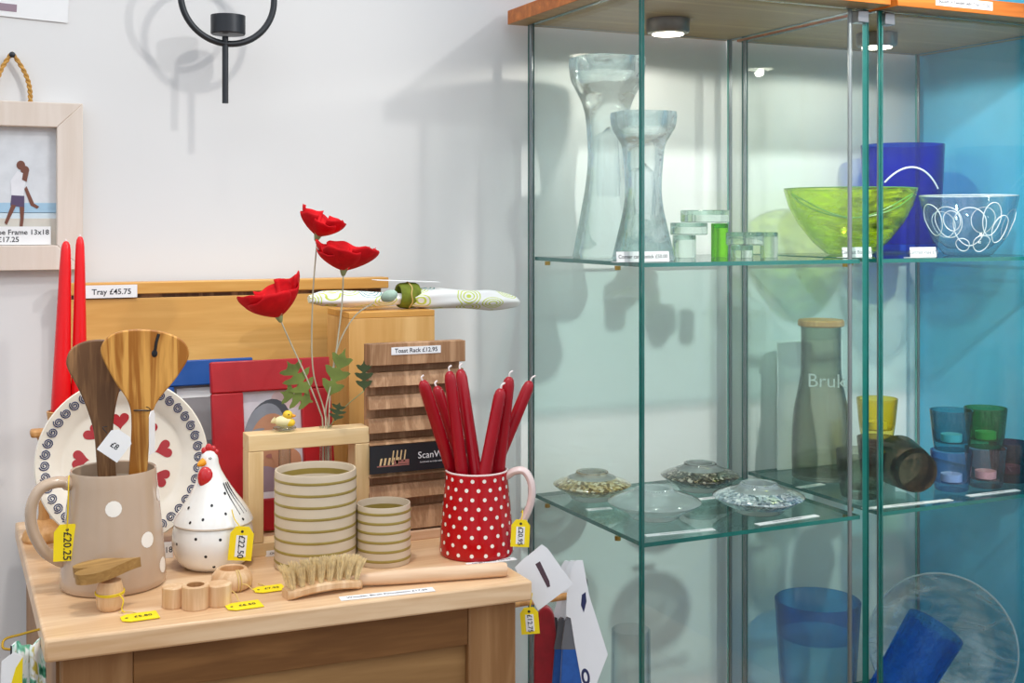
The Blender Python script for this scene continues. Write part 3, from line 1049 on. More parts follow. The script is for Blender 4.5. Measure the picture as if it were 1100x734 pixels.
def spatula(label, base, top, w, mat, cordy=None, split=False, lean_y=0.0, T0=0.010):
    """flat server: straight shaft widening to a broad paddle; outline in its own plane"""
    r = thing('spatula', label, 'spatula', base, jb, 'wooden spatulas in the jug')
    d = Vector(top)
    L = d.length
    hw = 0.0135
    pol = [(-0.011, 0), (0.011, 0), (hw, L * .45), (hw * 1.05, L * .60), (hw * 1.5, L * .70), (w * .72, L * .80), (w * .98, L * .88), (w * .99, L * .925), (w * .80, L * .965), (w * .40, L * .992),
           (0, L * 1.0), (-w * .45, L * .995), (-w * .82, L * .972), (-w * 1.0, L * .93), (-w * .97, L * .885), (-w * .66, L * .79), (-hw * 1.45, L * .70), (-hw, L * .60), (-hw, L * .45)]
    pol = [(p.x, p.y) for p in bez([(a, b_, 0) for a, b_ in pol], 4)]
    d = Matrix.Rotation(0, 3, 'Z') @ d
    ang = math.atan2(d.x, d.z)
    ax = Matrix.Rotation(ang, 4, 'Y') @ Matrix.Rotation(-math.atan2(d.y, d.z), 4, 'X') @ VERT
    m = MB(); m.prism(pol, -T0 / 2, T0 / 2, 0, ax)
    m.build('blade', mat, r, bevel=0.002)
    if split:
        q = MB(); q.tube(bez([(0.018, L * .985, T0 / 2 + .0008), (0.015, L * .95, T0 / 2 + .0014), (0.014, L * .915, T0 / 2 + .001)], 6), 0.0022, 6, T=ax)
        q.ball((0.0135, L * .905, T0 / 2), (0.0045, 0.006, 0.0012), T=ax)
        q.build('leather_cord', 'black', r)
    if cordy:
        q = MB()
        q.tube([(hw * 1.12 * math.cos(a), L * cordy + 0.0015 * math.sin(a), (T0 / 2 + 0.001) * math.sin(a) * 1.15) for a in [2 * PI * i / 20 for i in range(20)]], 0.0011, 6, closed=True, T=ax)
        q.build('tie', 'black', r)
    return r, ax, L


js = 1.862 / F
sp1, ax1, L1 = spatula('dark walnut spatula leaning left in the taupe jug', jp + Matrix.Rotation(jb, 3, 'Z') @ Vector((0.002, 0.020, 0.012)), (-0.028, -.004, 0.358), 0.044, 'walnut', None)
sp2, ax2, L2 = spatula('broad striped olive wood spatula with a leather cord in the taupe jug', jp + Matrix.Rotation(jb, 3, 'Z') @ Vector((0.026, -0.012, 0.012)), (0.022, 0.0, 0.374), 0.064, 'olive', 0.67, True)
# swing tags on the spatulas
wt = MB(); wt.prism([(-.018, -.020), (.018, -.020), (.018, .014), (.010, .021), (-.010, .021), (-.018, .014)], 0, 0.0008, 0, VERT)
t1 = thing('price_tag', 'small white swing tag tied on the dark walnut spatula', 'tag', on_y(124, 478, jp.y - 0.035), jb)
wt.build('card', 'paper', t1, rot=(0, 0.65, 0))
lettering(t1, '£8', 0.012, 'ink', Matrix.Rotation(0.65, 4, 'Y') @ Matrix.Translation((0, -.0011, -.002)) @ VERT, 0.01)
MB().tube(bez([(-.012, 0, .018), (-.018, 0.004, .026), (-.012, 0.012, .026)], 5), .0007, 5).build('string', 'black', t1)
t2 = thing('price_tag', 'white swing tag seen edge-on beside the olive wood spatula', 'tag', on_y(163, 462, jp.y - 0.03), jb + 1.25)
wt2 = MB(); wt2.prism([(-.014, -.036), (.014, -.036), (.014, .022), (.007, .029), (-.007, .029), (-.014, .022)], 0, 0.0008, 0, VERT)
wt2.build('card', 'paper', t2)
MB().tube(bez([(0, 0, .026), (-.002, 0.003, .033), (-.008, 0.006, .036)], 5), .0007, 5).build('string', 'black', t2)


# ------------------------------------------------------------------ yellow price tags
TAGP = [(-.0185, -.027), (.0185, -.027), (.0185, .016), (.010, .027), (-.010, .027), (-.0185, .016)]


def yellow_tag(label, loc, rotz, text, string, lean=0.0, flat=False, sticker=False, sc_=1.0, spin=-PI / 2, tsize=0.0135, sag=0.0):
    r = thing('price_tag', label, 'tag', loc, rotz, 'yellow price tags')
    if flat:
        X = Matrix.Rotation(lean, 4, 'Z')
    else:
        X = Matrix.Rotation(lean, 4, 'Y') @ VERT
    m = MB()
    m.prism([(a * sc_, b_ * sc_) for a, b_ in TAGP], 0, 0.0009, 0, X)
    m.build('card', 'yellow', r)
    e = 0.0012
    MB().prism(oval(0, .019 * sc_, .0022, .0022, 12), e - .0002, e, 0, X).build('eyelet', 'ink', r)
    if sticker:
        MB().prism(rect(-.0085 * sc_, -.021 * sc_, .0085 * sc_, .013 * sc_), .001, .0013, 0, X).build('sticker', 'paper', r)
        e = .0016
    lettering(r, text, tsize * sc_, 'ink', X @ Matrix.Translation((0, -.005 * sc_, e + .0002)), 0.012, spin=spin)
    MB().tube(bez([Vector(p) for p in string], 8), 0.0009, 6).build('string', 'yellow_string' if not flat else 'string', r)
    return r


tp = jp + Matrix.Rotation(jb, 3, 'Z') @ Vector((-0.0715, -0.045, 0))
tp = Vector((tp.x, tp.y, 0))
q = on_y(72, 583, tp.y)
yellow_tag('yellow price tag reading £20.25 hanging from the taupe jug handle', q, jb, '£20.25',
           [(0, -.0005, .019), (0.001, -.001, .04), (0.002, .004, .085), (0.002, .022, .093), (0.002, .030, .085), (0.001, .012, .04), (0, .002, .019)], 0.02, tsize=0.0155)

# ------------------------------------------------------------------ hen jar
hp_ = on_z(229, 607, TZ)
hen = thing('hen_jar', 'white ceramic hen shaped jar with black dots and red comb', 'jar', hp_, bearing(hp_))
HB = [(0.046, 0.002), (0.055, 0.010), (0.0625, 0.028), (0.0645, 0.044), (0.0625, 0.060), (0.0605, 0.0675)]
MB().lathe([(0, 0), (0.042, 0)] + smooth_prof(HB, 4) + [(0.058, 0.0685), (0, 0.0685)], 56).build('body', 'white_glaze', hen, smooth=50)
lidp = [(0, .069, 0), (.061, .069, 0), (.0632, .072, 0), (.061, .078, 0), (.0535, .090, .001), (.046, .101, .001), (.0375, .113, 0), (.0295, .126, -.001), (.0225, .140, -.003), (.0175, .153, -.005), (.0150, .163, -.006),
        (.0140, .171, -.006), (.0118, .178, -.006), (.0075, .1830, -.006), (0, .185, -.006)]
lid = MB().lathe([(a, b_) for a, b_, c in lidp], 48, cx=[c for a, b_, c in lidp]).build('lid', 'white_glaze', hen, smooth=50)
hr = interp(HB)
lr = interp([(a, b_) for a, b_, c in lidp[1:]])
dd = MB()
for a, z in ((-2.6, .045), (-2.0, .057), (-1.75, .03), (-1.4, .055), (-1.0, .032), (-.75, .058), (-2.35, .018), (-1.55, .012), (-.5, .02), (-.1, .05), (.6, .04), (1.4, .05), (2.2, .03), (2.9, .055)):
    dd.decal(hr, a, z, .0024, n=10)
dd.build('dots', 'black', hen)
dd = MB()
for a, z in ((-2.2, .081), (-1.62, .105), (-1.85, .086), (-1.2, .092), (-.7, .080), (-2.5, .10), (-1.0, .12), (.3, .09), (1.4, .1), (2.4, .085)):
    dd.decal(lr, a, z, .0022, n=10)
for a0 in (-.9, -.72, -.55):
    pts = []
    for k in range(9):
        z = .135 - k * .006
        pts.append(((lr(z) + .0004) * math.cos(a0 + k * .02), (lr(z) + .0004) * math.sin(a0 + k * .02), z))
    dd.tube(pts, .0008, 5)
dd.build('dots', 'black', lid)
MB().ball((-.012, -.017, .144), (.0125, .0075, .0175)).build('wattle', 'comb_red', lid)
cm = MB()
for x, z, r_ in ((-.014, .184, .0048), (-.007, .1885, .0055), (.000, .186, .0048), (.005, .181, .004)):
    cm.ball((x, -.002, z), (r_, .0032, r_ * 1.25), n=12)
cm.build('comb', 'comb_red', lid)
bk = MB(); bk.lathe([(0, 0), (.0065, 0), (.0055, .006), (.003, .011), (0, .014)], 16, T=Matrix.Translation((-.014, -.010, .168)) @ Matrix.Rotation(-2.0, 4, 'Y') @ Matrix.Rotation(.5, 4, 'X'))
bk.build('beak', 'beak', lid)
ey = MB(); ey.ball((-.0045, -.0135, .1735), (.0024, .0012, .0017), 0, 10)
ey.ball((-.0045, -.0143, .1736), (.0012, .0008, .0012), 1, 8)
ey.build('eye', ['black', 'white_glaze'], lid)
q = on_y(259, 584, hp_.y - 0.074)
yellow_tag('yellow price tag reading £22.50 hanging on the hen jar', q, bearing(hp_), '£22.50',
           [(0, -.0005, .019), (-.003, .004, .027), (-.010, .012, .036), (-.014, .016, .050)], 0.10, sticker=True, sc_=0.98, tsize=0.0135)

# ------------------------------------------------------------------ pine tube stand, with chick and poppies
uy = 1.990
ua = on_y(267, 600, uy); ub = on_y(397, 590, uy)
uw = ub.x - ua.x
UH = 0.200
us = thing('tube_vase_stand', 'square pine frame holding glass test tubes for the poppies', 'vase', (ua.x, uy, TZ))
MB().box(0, 0, UH - 0.027, uw, 0.042, UH).build('top_bar', 'pine', us, bevel=0.0012)
MB().box(0, 0, 0.0225, 0.025, 0.042, UH - 0.0275).build('post', 'pine_z', us, bevel=0.0012)
MB().box(uw - 0.025, 0, 0.0225, uw, 0.042, UH - 0.0275).build('post', 'pine_z', us, bevel=0.0012)
MB().box(0, 0, 0, uw, 0.042, 0.022).build('bottom_bar', 'pine', us, bevel=0.0012)
tx = on_y(350, 459, uy + 0.02).x - ua.x
cx2 = on_y(306, 462, uy + 0.02).x - ua.x
for x in (cx2, tx):
    MB().lathe([(0, .066), (.006, .068), (.0105, .076), (.0105, UH + .002), (.012, UH + .0035), (.0095, UH + .0035), (.0095, .077), (0, .070)], 20, T=Matrix.Translation((x, .021, 0))).build('glass_tube', 'tube', us)

ck = thing('chick_figurine', 'tiny yellow chick on a clear disc on top of the pine stand', 'figurine', (ua.x + cx2, uy + .021, TZ + UH + .004), -0.35)
MB().lathe([(0, 0), (.0185, 0), (.0195, .0015), (.0185, .003), (0, .003)], 28).build('disc', 'crystal_smooth', ck)
MB().ball((-.002, 0, .0125), (.0155, .0105, .0095)).build('body', 'chick_w', ck)
MB().ball((.005, -.001, .0225), (.0085, .0078, .0082)).build('head', 'chick_y', ck)
MB().ball((.009, 0, .010), (.0085, .0085, .007)).build('breast', 'chick_y', ck)
MB().lathe([(.0035, 0), (.002, .004), (0, .0065)], 10, T=Matrix.Translation((.013, -.002, .0215)) @ Matrix.Rotation(PI / 2, 4, 'Y')).build('beak', 'beak', ck)
MB().ball((.0075, -.0082, .0245), .0012, 0, 8).build('eye', 'black', ck)
MB().lathe([(.006, 0), (.0035, .007), (0, .011)], 10, T=Matrix.Translation((-.014, 0, .015)) @ Matrix.Rotation(-PI / 2 - .5, 4, 'Y')).build('tail', 'chick_w', ck)


def petal(T, R, a0, width, cup, seed):
    rnd = random.Random(seed)
    ph = rnd.uniform(0, 6)

    def fn(u, v):
        s_ = (u - .5) * 2
        ww = width * math.sin(min(1, v * 1.25 + .12) * PI / 2)
        a = a0 + s_ * ww
        edge = 1 - 0.16 * s_ * s_ * v
        ruf = 0.06 * R * v * v * math.sin(3.4 * s_ + ph) + 0.022 * R * v ** 3 * math.sin(9 * s_ + ph * 2)
        rad = R * edge * (1 - (1 - v) ** 1.5) * (1 - .12 * cup)
        z = R * cup * v ** 1.25 + ruf
        return (rad * math.cos(a), rad * math.sin(a), z)
    return MB().grid(fn, 18, 12, 0, T)


def leaf_poly(L, w):
    """lobed poppy leaf outline, base at origin, along +y"""
    right = []
    for i in range(3):
        y = L * (0.08 + i * 0.27)
        k = w * (0.85 + 0.35 * math.sin(PI * (i + .6) / 3))
        right += [(w * .16, y), (k * .80, y + L * .13), (k * 1.05, y + L * .25), (k * .80, y + L * .27), (k * .40, y + L * .24)]
    right += [(w * .16, L * .92), (0, L * 1.05)]
    left = [(-x, y + .01 * L) for x, y in reversed(right[:-1])]
    return [(0.001, 0)] + right + left + [(-.001, 0)]


def leaf_part(parent, name, mat, at, L, w, ang, yaw=0.0):
    X = Matrix.Translation(at) @ Matrix.Rotation(ang, 4, 'Y') @ Matrix.Rotation(yaw, 4, 'Z') @ VERT
    m = MB(); m.prism(leaf_poly(L, w), -.0005, .0005, 0, X)
    return m.build(name, mat, parent, smooth=0)


PB = Vector((ua.x + tx, uy + .021, TZ + UH))     # mouth of the tube
FACEB = bearing(PB)


def poppy(label, calyx_px, axis, R, cup, stem_pts, seed, leaves=(), dy=0.0, mat='stem'):
    """axis: direction the flower opens towards, in the viewer-facing frame"""
    r = thing('artificial_poppy', label, 'flower', PB, FACEB, 'red poppies in the tube stand')
    dd_ = PB.y + dy
    inv = Matrix.Rotation(-FACEB, 3, 'Z')
    loc = lambda px, py: inv @ (on_y(px, py, dd_) - PB)
    c = loc(*calyx_px)
    ox, oy = ((-.0045, -.001), (.0, .0045), (.0035, -.003))[seed - 1]
    path = [Vector((ox, oy, -.11)), Vector((ox, oy, 0.0))] + [loc(*p) for p in stem_pts] + [c]
    MB().tube(bez(path, 8), .0013, 7).build('stem', mat, r)
    ax = Vector(axis).normalized()
    Q = Vector((0, 0, 1)).rotation_difference(ax).to_matrix().to_4x4()
    T = Matrix.Translation(c) @ Q
    for i in range(6):
        a0 = i * PI / 3 + PI / 6 + .12 * math.sin(seed * 3 + i * 2)
        petal(T, R * (1 + .08 * math.sin(i * 1.7 + seed * 2)), a0, 0.86, cup * (1.0 + .16 * math.sin(i * 2.4 + seed) + .10 * abs(math.sin(a0)) + .30 * max(0, math.sin(a0))), seed * 10 + i).build('petal', 'poppy', r, solid=.0006, smooth=60)
    MB().lathe([(0, -.010), (.003, -.008), (.0055, -.002), (.0075, .004), (0, .008)], 14, T=T).build('calyx', 'stem_g', r)
    MB().ball((0, 0, .010), (.007, .007, .008), T=T).build('seed_head', 'black', r)
    for (px, py, L, w, ang, mt) in leaves:
        leaf_part(r, 'leaf', mt, loc(px, py), L, w, ang)
    return r


poppy('red poppy with the lowest bloom, leaning left in the tube stand', (300, 341), (-.30, -.02, .9), .060, .68, [(343, 440), (328, 403), (312, 368)], 1,
      [(331, 424, .064, .021, -.55, 'leaf'), (336, 432, .055, .018, -1.25, 'leaf')], -.004)
poppy('red poppy with the highest bloom on an upright pale stem', (341, 254), (.30, -.02, .85), .046, .66, [(348, 440), (336, 395), (336, 320)], 2, [], .035)
poppy('red poppy with the widest bloom, between the highest and lowest blooms', (369, 291), (.10, .0, .95), .059, .56, [(350, 440), (358, 400), (367, 330)], 3,
      [(352, 428, .085, .018, .34, 'leaf'), (360, 452, .030, .012, .25, 'leaf_dark')], -.025)
# drooping bud
bd = thing('artificial_poppy', 'drooping pale green poppy bud on an arching stem in the tube stand', 'flower', PB, FACEB, None)
inv = Matrix.Rotation(-FACEB, 3, 'Z')
lc = lambda px, py: inv @ (on_y(px, py, PB.y + .02) - PB)
MB().tube(bez([Vector((.0055, .003, -.1)), Vector((.0055, .003, 0)), lc(356, 408), lc(364, 370), lc(381, 340), lc(402, 325)], 8), .0013, 7).build('stem', 'stem', bd)
MB().ball((0, 0, 0), (.0155, .010, .0105), T=Matrix.Translation(lc(418, 318)) @ Matrix.Rotation(-.3, 4, 'Y')).build('bud', 'bud', bd)
lf = inv @ (on_y(391, 420, PB.y - .022) - PB)
leaf_part(bd, 'leaf', 'leaf_dark', lf, .050, .013, .0)
MB().tube(bez([Vector((.0055, .002, .0)), lf * .5 + Vector((-.004, 0, .0)), lf], 8), .0009, 6).build('leaf_stalk', 'stem_g', bd)

# ------------------------------------------------------------------ toast rack
ty0 = 1.985
ta = on_y(397, 590, ty0); tb = on_y(500, 580, ty0)
rk = thing('toast_rack', 'tall brown oak toast rack of horizontal slats in a dark printed sleeve', 'toast rack', (ta.x, ty0, TZ))
tw_, thh = tb.x - ta.x, on_y(448, 368, ty0).z - TZ
zz = lambda py: on_y(430, py, ty0).z - TZ
MB().box(0.002, 0.024, 0, tw_ - 0.002, 0.036, thh - 0.002).build('back_board', 'oak', rk)
MB().box(0, 0, zz(392), tw_, 0.0235, thh).build('slat', 'oak', rk, bevel=0.001)
for (ya, yb) in ((400, 415), (425, 439), (449, 464), (473, 477), (507, 511.5), (521, 536), (547, 570)):
    m = MB(); m.box(0, 0.003, zz(yb), tw_, 0.0235, zz(ya))
    m.v = [(x, y + (0.006 if z > (zz(ya) + zz(yb)) / 2 else -0.003), z) for x, y, z in m.v]
    m.build('slat', 'oak', rk, bevel=0.001)
MB().box(0, -0.006, 0, tw_, 0.0235, zz(572)).build('base', 'board', rk, bevel=0.001)
sl = MB().box(-0.0006, -0.0035, zz(507) + .0005, tw_ + 0.0006, -0.0025, zz(477) - .0005).build('sleeve', 'sleeve', rk)
zs = (zz(507) + zz(477)) / 2
art = MB()
for i in range(5):
    art.prism([(.016 + i * .0075, -.008), (.0195 + i * .0075, -.008), (.022 + i * .0075, .004), (.0185 + i * .0075, .004)], 0.0037, .0041, 0, Matrix.Translation((0, 0, zs - .002)) @ VERT)
for i in range(4):
    art.prism([(.038 + i * .0072, -.004), (.0405 + i * .0072, -.004), (.043 + i * .0072, .016), (.041 + i * .0072, .016)], 0.0037, .0041, 0, Matrix.Translation((0, 0, zs - .002)) @ VERT)
art.prism(rect(.012, -.0105, .07, -.0085), .0037, .0041, 1, Matrix.Translation((0, 0, zs - .002)) @ VERT)
art.prism(rect(.042, -.0075, .07, -.0005), .0037, .0041, 1, Matrix.Translation((0, 0, zs - .002)) @ VERT)
art.build('printed_picture', ['pine', 'lips'], sl, smooth=0)
lettering(sl, 'ScanWood', 0.0165, 'paper', Matrix.Translation((.086, -.004, zs + .002)) @ VERT, 0.0, 'LEFT')
lettering(sl, 'handmade wooden tableware', 0.0042, 'paper', Matrix.Translation((.09, -.004, zs - .0095)) @ VERT, 0.0, 'LEFT')
lp = MB().box(-.0455, -.0008, -.0065, .0455, 0, .0065).build('price_label', 'paper', rk, loc=(on_y(447, 377, ty0).x - ta.x, -.0003, zz(377)))
lettering(lp, 'Toast Rack £12.95', 0.0105, 'ink', Matrix.Translation((0, -.0011, 0)) @ VERT, 0.012)

# ------------------------------------------------------------------ chopping board and vases
BT = 0.0
BZ = TZ
pa = on_z(388, 634, TZ); pb = on_z(549, 622, TZ)
pv = (pb - pa).normalized()
pa = pa - pv * 0.012
pin = thing('rolling_pin', 'plain beech rolling pin lying behind the brush at the front edge', 'rolling pin', pa + Vector((0, 0.015, 0)), math.atan2(pv.y, pv.x))
PL = (pb - pa).length
PRr = 0.0112
pp = [(0, 0), (PRr * .55, 0), (PRr * .72, .004), (PRr * .80, .02), (PRr * .97, .06), (PRr, .10), (PRr, PL - .04), (PRr * .97, PL - .006), (PRr * .86, PL - .001), (PRr * .45, PL), (PRr * .42, PL - .004, 1), (0, PL - .005, 1)]
MB().lathe(pp, 40, T=Matrix.Translation((0, 0, PRr)) @ TY).build('roller', ['board', 'walnut'], pin, smooth=50)


def striped_vase(label, px, py, z, w_px, top_y, lines):
    p = on_z(px, py, z)
    dist = (H - z) * F / (py - 238.5)
    R = w_px / 2 * dist / F
    h = H - (top_y - 238.5) / F * dist - z
    r = thing('striped_vase', label, 'vase', p, 0, 'striped vases')
    MB().lathe([(0, 0), (R * .95, 0), (R * .985, .003), (R, .012), (R, h - .004), (R * .985, h), (R * .945, h), (R * .93, h - .004), (R * .93, .012, 1), (R * .85, .006, 1), (0, .006, 1)], 64).build('body', ['vase_frost', 'vase_in'], r, smooth=50)
    ln = MB()
    for i in range(lines):
        zz_ = h * (i + .72) / (lines + .4)
        ln.lathe([(R + .0001, zz_ - .0022), (R + .0006, zz_ - .0013), (R + .0006, zz_ + .0013), (R + .0001, zz_ + .0022)], 64)
    ln.lathe([(R * .929, h - .020), (R * .9285, h - .012), (R * .929, h - .011)], 64)
    ln.build('stripes', 'vase_line', r)
    return r


striped_vase('taller frosted vase with olive stripes beside the pine stand', 339, 607, TZ, 87, 503.5, 8)
striped_vase('shorter frosted vase with olive stripes behind the brush', 412, 603.5, BZ, 58, 540, 6)

# ------------------------------------------------------------------ red polka dot jug with candles
rp_ = on_z(512, 594, BZ)
rb_ = bearing(rp_)
RS = (H - BZ) * F / (594 - 238.5) / F
rj = thing('jug', 'small red jug with white dots holding crimson candles, behind the rolling pin', 'jug', rp_, rb_)
rj.scale = (1.045, 1.045, 1.05)
RO = [(0.0585, 0.003), (0.0592, 0.008), (0.0575, 0.035), (0.0545, 0.07), (0.0515, 0.10), (0.0495, 0.122), (0.0497, 0.130)]
rf = interp(RO)
MB().lathe([(0, 0), (0.056, 0)] + RO + [(0.0492, 0.1325, 1), (0.0468, 0.131, 1), (0.0465, 0.12, 1), (0.054, 0.03, 1), (0.05, 0.006, 1), (0, 0.005, 1)], 64).build('body', ['red_glaze', 'pink_glaze'], rj, smooth=50)
rim = MB()
rim.tube([(0.0485 * math.cos(a), 0.0485 * math.sin(a), 0.1315) for a in [2 * PI * i / 48 for i in range(48)]], 0.0016, 8, closed=True)
rim.build('rim', 'pink_glaze', rj)
d_ = MB()
for i in range(9):
    z = 0.010 + i * 0.0141
    for j in range(17):
        a = 2 * PI * (j + (i % 2) * .5) / 17 + .15
        d_.decal(rf, a, z, 0.0031, n=10)
d_.build('polka_dots', 'dot_white', rj)
hh = bez([(0.0475, -.006, 0.122), (0.060, -.010, 0.131), (0.076, -.013, 0.131), (0.0865, -.015, 0.112), (0.086, -.015, 0.085), (0.076, -.013, 0.058), (0.064, -.010, 0.042), (0.0555, -.008, 0.036)], 8)
MB().tube(hh, 0.0062, 12, flat=1.5).build('handle', 'pink_glaze', rj)
q = on_y(559, 573, rp_.y - 0.072)
yellow_tag('yellow price tag reading £20.95 hanging from the red jug handle', q, rb_, '£20.95',
           [(0, -.0005, .015), (.003, .003, .026), (.004, .012, .034), (.002, .022, .028)], 0.05, sticker=True, sc_=0.82, tsize=0.0135)
cd = [('leftmost crimson candle in the red jug, tilted left', 455, 405, 488, 500, -.024, .016, -.020),
      ('short crimson candle just behind the leftmost one in the red jug', 468, 417, 495, 500, .010, .030, .006),
      ('thick crimson candle with the bent wick, tallest on the left side of the red jug', 483, 397, 503, 500, -.004, .006, -.008),
      ('crimson candle right behind the thick one with the bent wick', 494, 399, 514, 500, .022, .038, .016),
      ('crimson candle leaning right, foremost in the middle of the red jug', 538, 415, 510, 500, -.030, -.036, -.012),
      ('nearly upright crimson candle behind the two leaning right in the red jug', 547, 404, 528, 500, .026, -.010, .034),
      ('rightmost crimson candle in the red jug, tilted right', 571, 412, 527, 500, .002, -.034, .014)]
CY = [(-.0413, -.0035, .0397), (.0262, .0221, .0332), (-.0212, -.0083, -.0161), (.0323, .0181, -.0283), (-.0279, -.0118, -.0397), (-.0098, .0216, -.0005), (.0295, -.0234, .0034)]
for (lab, ax_, ay_, *_u), (yt_, xb, yb_) in zip(cd, CY):
    top = Vector(((ax_ - 512) * RS, yt_, H - BZ - (ay_ - 238.5) * RS))
    bot = Vector((xb, yb_, 0.012))
    Rm = Matrix.Rotation(rb_, 3, 'Z')
    taper(lab, rp_ + Rm @ bot, (top - bot).length, 0.0107, 0.0101, 'crimson_wax', Rm @ (top - bot), 'crimson candles in the red jug', 0.005, 0.009)

# ------------------------------------------------------------------ brush
bq = on_z(311, 647, TZ); br_ = on_z(391, 634, TZ)
bv = br_ - bq
brush = thing('nail_brush', 'wooden hand brush lying bristles up at the front of the sideboard', 'brush', bq, math.atan2(bv.y, bv.x))
BL = bv.length
def hfun(x):
    return 0.010 * math.sin(PI * x / BL) ** 0.8 * 0.6
vs, fs = [], []
NB = 24
ring = 8
for i in range(NB + 1):
    x = BL * i / NB
    e = min(1, min(i, NB - i) / 2.5)
    hw = 0.019 * (0.72 + 0.28 * math.sqrt(e))
    z0 = hfun(x)
    for (yy, zz_) in ((-hw + .003, z0), (hw - .003, z0), (hw, z0 + .003), (hw, z0 + .010), (hw - .003, z0 + .013), (-hw + .003, z0 + .013), (-hw, z0 + .010), (-hw, z0 + .003)):
        vs.append((x, yy + 0.019, zz_))
for i in range(NB):
    for j in range(ring):
        k = (j + 1) % ring
        fs.append((i * ring + j, i * ring + k, (i + 1) * ring + k, (i + 1) * ring + j))
fs.append(tuple(range(ring))); fs.append(tuple(NB * ring + j for j in reversed(range(ring))))
MB().add(vs, [tuple(reversed(f)) for f in fs]).build('handle', 'ringwood', brush, smooth=45)
for i in range(8):
    for j in range(3):
        m = MB()
        x0 = BL * (.075 + .85 * i / 7)
        y0 = 0.019 + (j - 1) * 0.0105
        z0 = hfun(x0) + .0130
        fan = (i - 3.5) / 3.5
        for k in range(60):
            a = random.uniform(0, 2 * PI); rr_ = math.sqrt(random.random())
            bx0, by0 = rr_ * math.cos(a) * .0036, rr_ * math.sin(a) * .0034
            hgt = .030 + random.uniform(-.0015, .0015)
            tipx = bx0 * 2.1 + fan * .008
            tipy = by0 * 1.9 + (j - 1) * .004
            m.tube([(x0 + bx0, y0 + by0, z0), (x0 + (bx0 + tipx) * .5 - fan * .001, y0 + (by0 + tipy) * .5, z0 + hgt * .55), (x0 + tipx, y0 + tipy, z0 + hgt)], [.00055, .0005, .0003], 4, caps=False)
        m.build('bristle_tuft', 'bristle', brush, smooth=60)

# ------------------------------------------------------------------ heart stamp, clover cutter, small bowl
sp_ = on_z(118, 655, TZ)
hs = thing('heart_stamp', 'wooden heart on a round peg with string, in front of the taupe jug', 'stamp', sp_, bearing(sp_))
MB().lathe([(0, 0), (.0135, 0), (.0168, .003), (.0186, .010), (.0192, .020), (.0180, .032), (.0155, .0415), (0, .0425)], 32).build('peg', 'ringwood', hs)
hx = Matrix.Translation((-.010, .006, .0475)) @ Matrix.Rotation(-.10, 4, 'Y') @ Matrix.Rotation(.02, 4, 'X') @ Matrix.Rotation(PI / 2 + .1, 4, 'Z') @ Matrix.Diagonal((.8, 1.15, 1, 1))
MB().prism(heart(0, 0, .044, 0), .001, .0155, 0, hx).build('heart', 'heartwood', hs, bevel=0.0012)
st = MB()
for zz_, ph in ((.024, 0), (.026, .4)):
    st.tube([(.0197 * math.cos(a), .0197 * math.sin(a), zz_ + .0012 * math.sin(a + ph)) for a in [2 * PI * i / 28 for i in range(28)]], .0009, 6, closed=True)
st.tube(bez([(.012, -.0158, .025), (.018, -.022, .018), (.016, -.024, .006), (.020, -.026, .0015)], 6), .0009, 6)
st.build('string', 'yellow_string', hs)
q = on_z(150, 663, TZ + .001)
yellow_tag('yellow price tag lying flat in front of the heart stamp', q, 0.12, '£5.80', [(0, .019, .0005), (-.006, .026, .001), (-.020, .034, .0012)], PI / 2 - .1, True, sc_=0.92, spin=-PI / 2, tsize=.012)

cp_ = on_z(210, 652, TZ)
cl = thing('clover_cutter', 'pale wooden cutter of three joined rings at the front edge', 'cutter', cp_, bearing(cp_))
for (x, y, r_, hol, h_) in ((0, -.004, .0195, .0125, .033), (-.030, .010, .0165, 0, .029), (.032, .004, .0185, 0, .030)):
    T = Matrix.Translation((x, y, 0))
    if hol:
        MB().lathe([(hol, 0), (r_ - .001, 0), (r_, .001), (r_, h_ - .001), (r_ - .001, h_), (hol, h_, 1), (hol, 0)], 32, T=T).build('ring', ['ringwood', 'ringwood_in'], cl)
    else:
        MB().lathe([(0, 0), (r_ - .001, 0), (r_, .001), (r_, h_ - .001), (r_ - .001, h_), (0, h_)], 32, T=T).build('lobe', 'ringwood', cl)
q = on_z(262, 651, TZ + .001)
yellow_tag('yellow price tag lying flat right beside the clover cutter', q, 0.12, '£6.50', [(0, .019, .0005), (-.004, .030, .012), (-.015, .040, .016), (-.020, .045, .010)], PI / 2 - .1, True, sc_=0.92, spin=-PI / 2, tsize=.012)

wp = on_z(249, 632, TZ)
wb = thing('wooden_bowl', 'tiny turned wooden pot tied with twine beside the hen jar', 'bowl', wp, bearing(wp))
MB().lathe([(0, 0), (.024, 0), (.029, .004), (.031, .012), (.029, .022), (.022, .030), (.020, .031), (.018, .029, 1), (.018, .010, 1), (0, .008, 1)], 40).build('body', ['ringwood', 'ringwood_in'], wb, smooth=50)
st = MB()
for a in (-1.1, -1.25):
    st.tube([((r_ + .001) * math.cos(a), (r_ + .001) * math.sin(a), z) for r_, z in ((.026, .001), (.030, .006), (.0315, .013), (.029, .022), (.022, .0305), (.019, .0315))], .0009, 6)
st.tube(bez([(.0135, -.0275, .013), (.022, -.030, .012), (.030, -.030, .004), (.033, -.028, .0015)], 6), .0009, 6)
st.build('twine', 'string', wb)
q = on_z(289, 633, TZ + .001)
yellow_tag('yellow price tag lying flat between the wooden pot and the brush', q, 0.12, '£7.95', [(0, .019, .0005), (-.002, .024, .001), (-.006, .030, .0012)], PI / 2 - .1, True, sc_=0.85, spin=-PI / 2, tsize=.012)


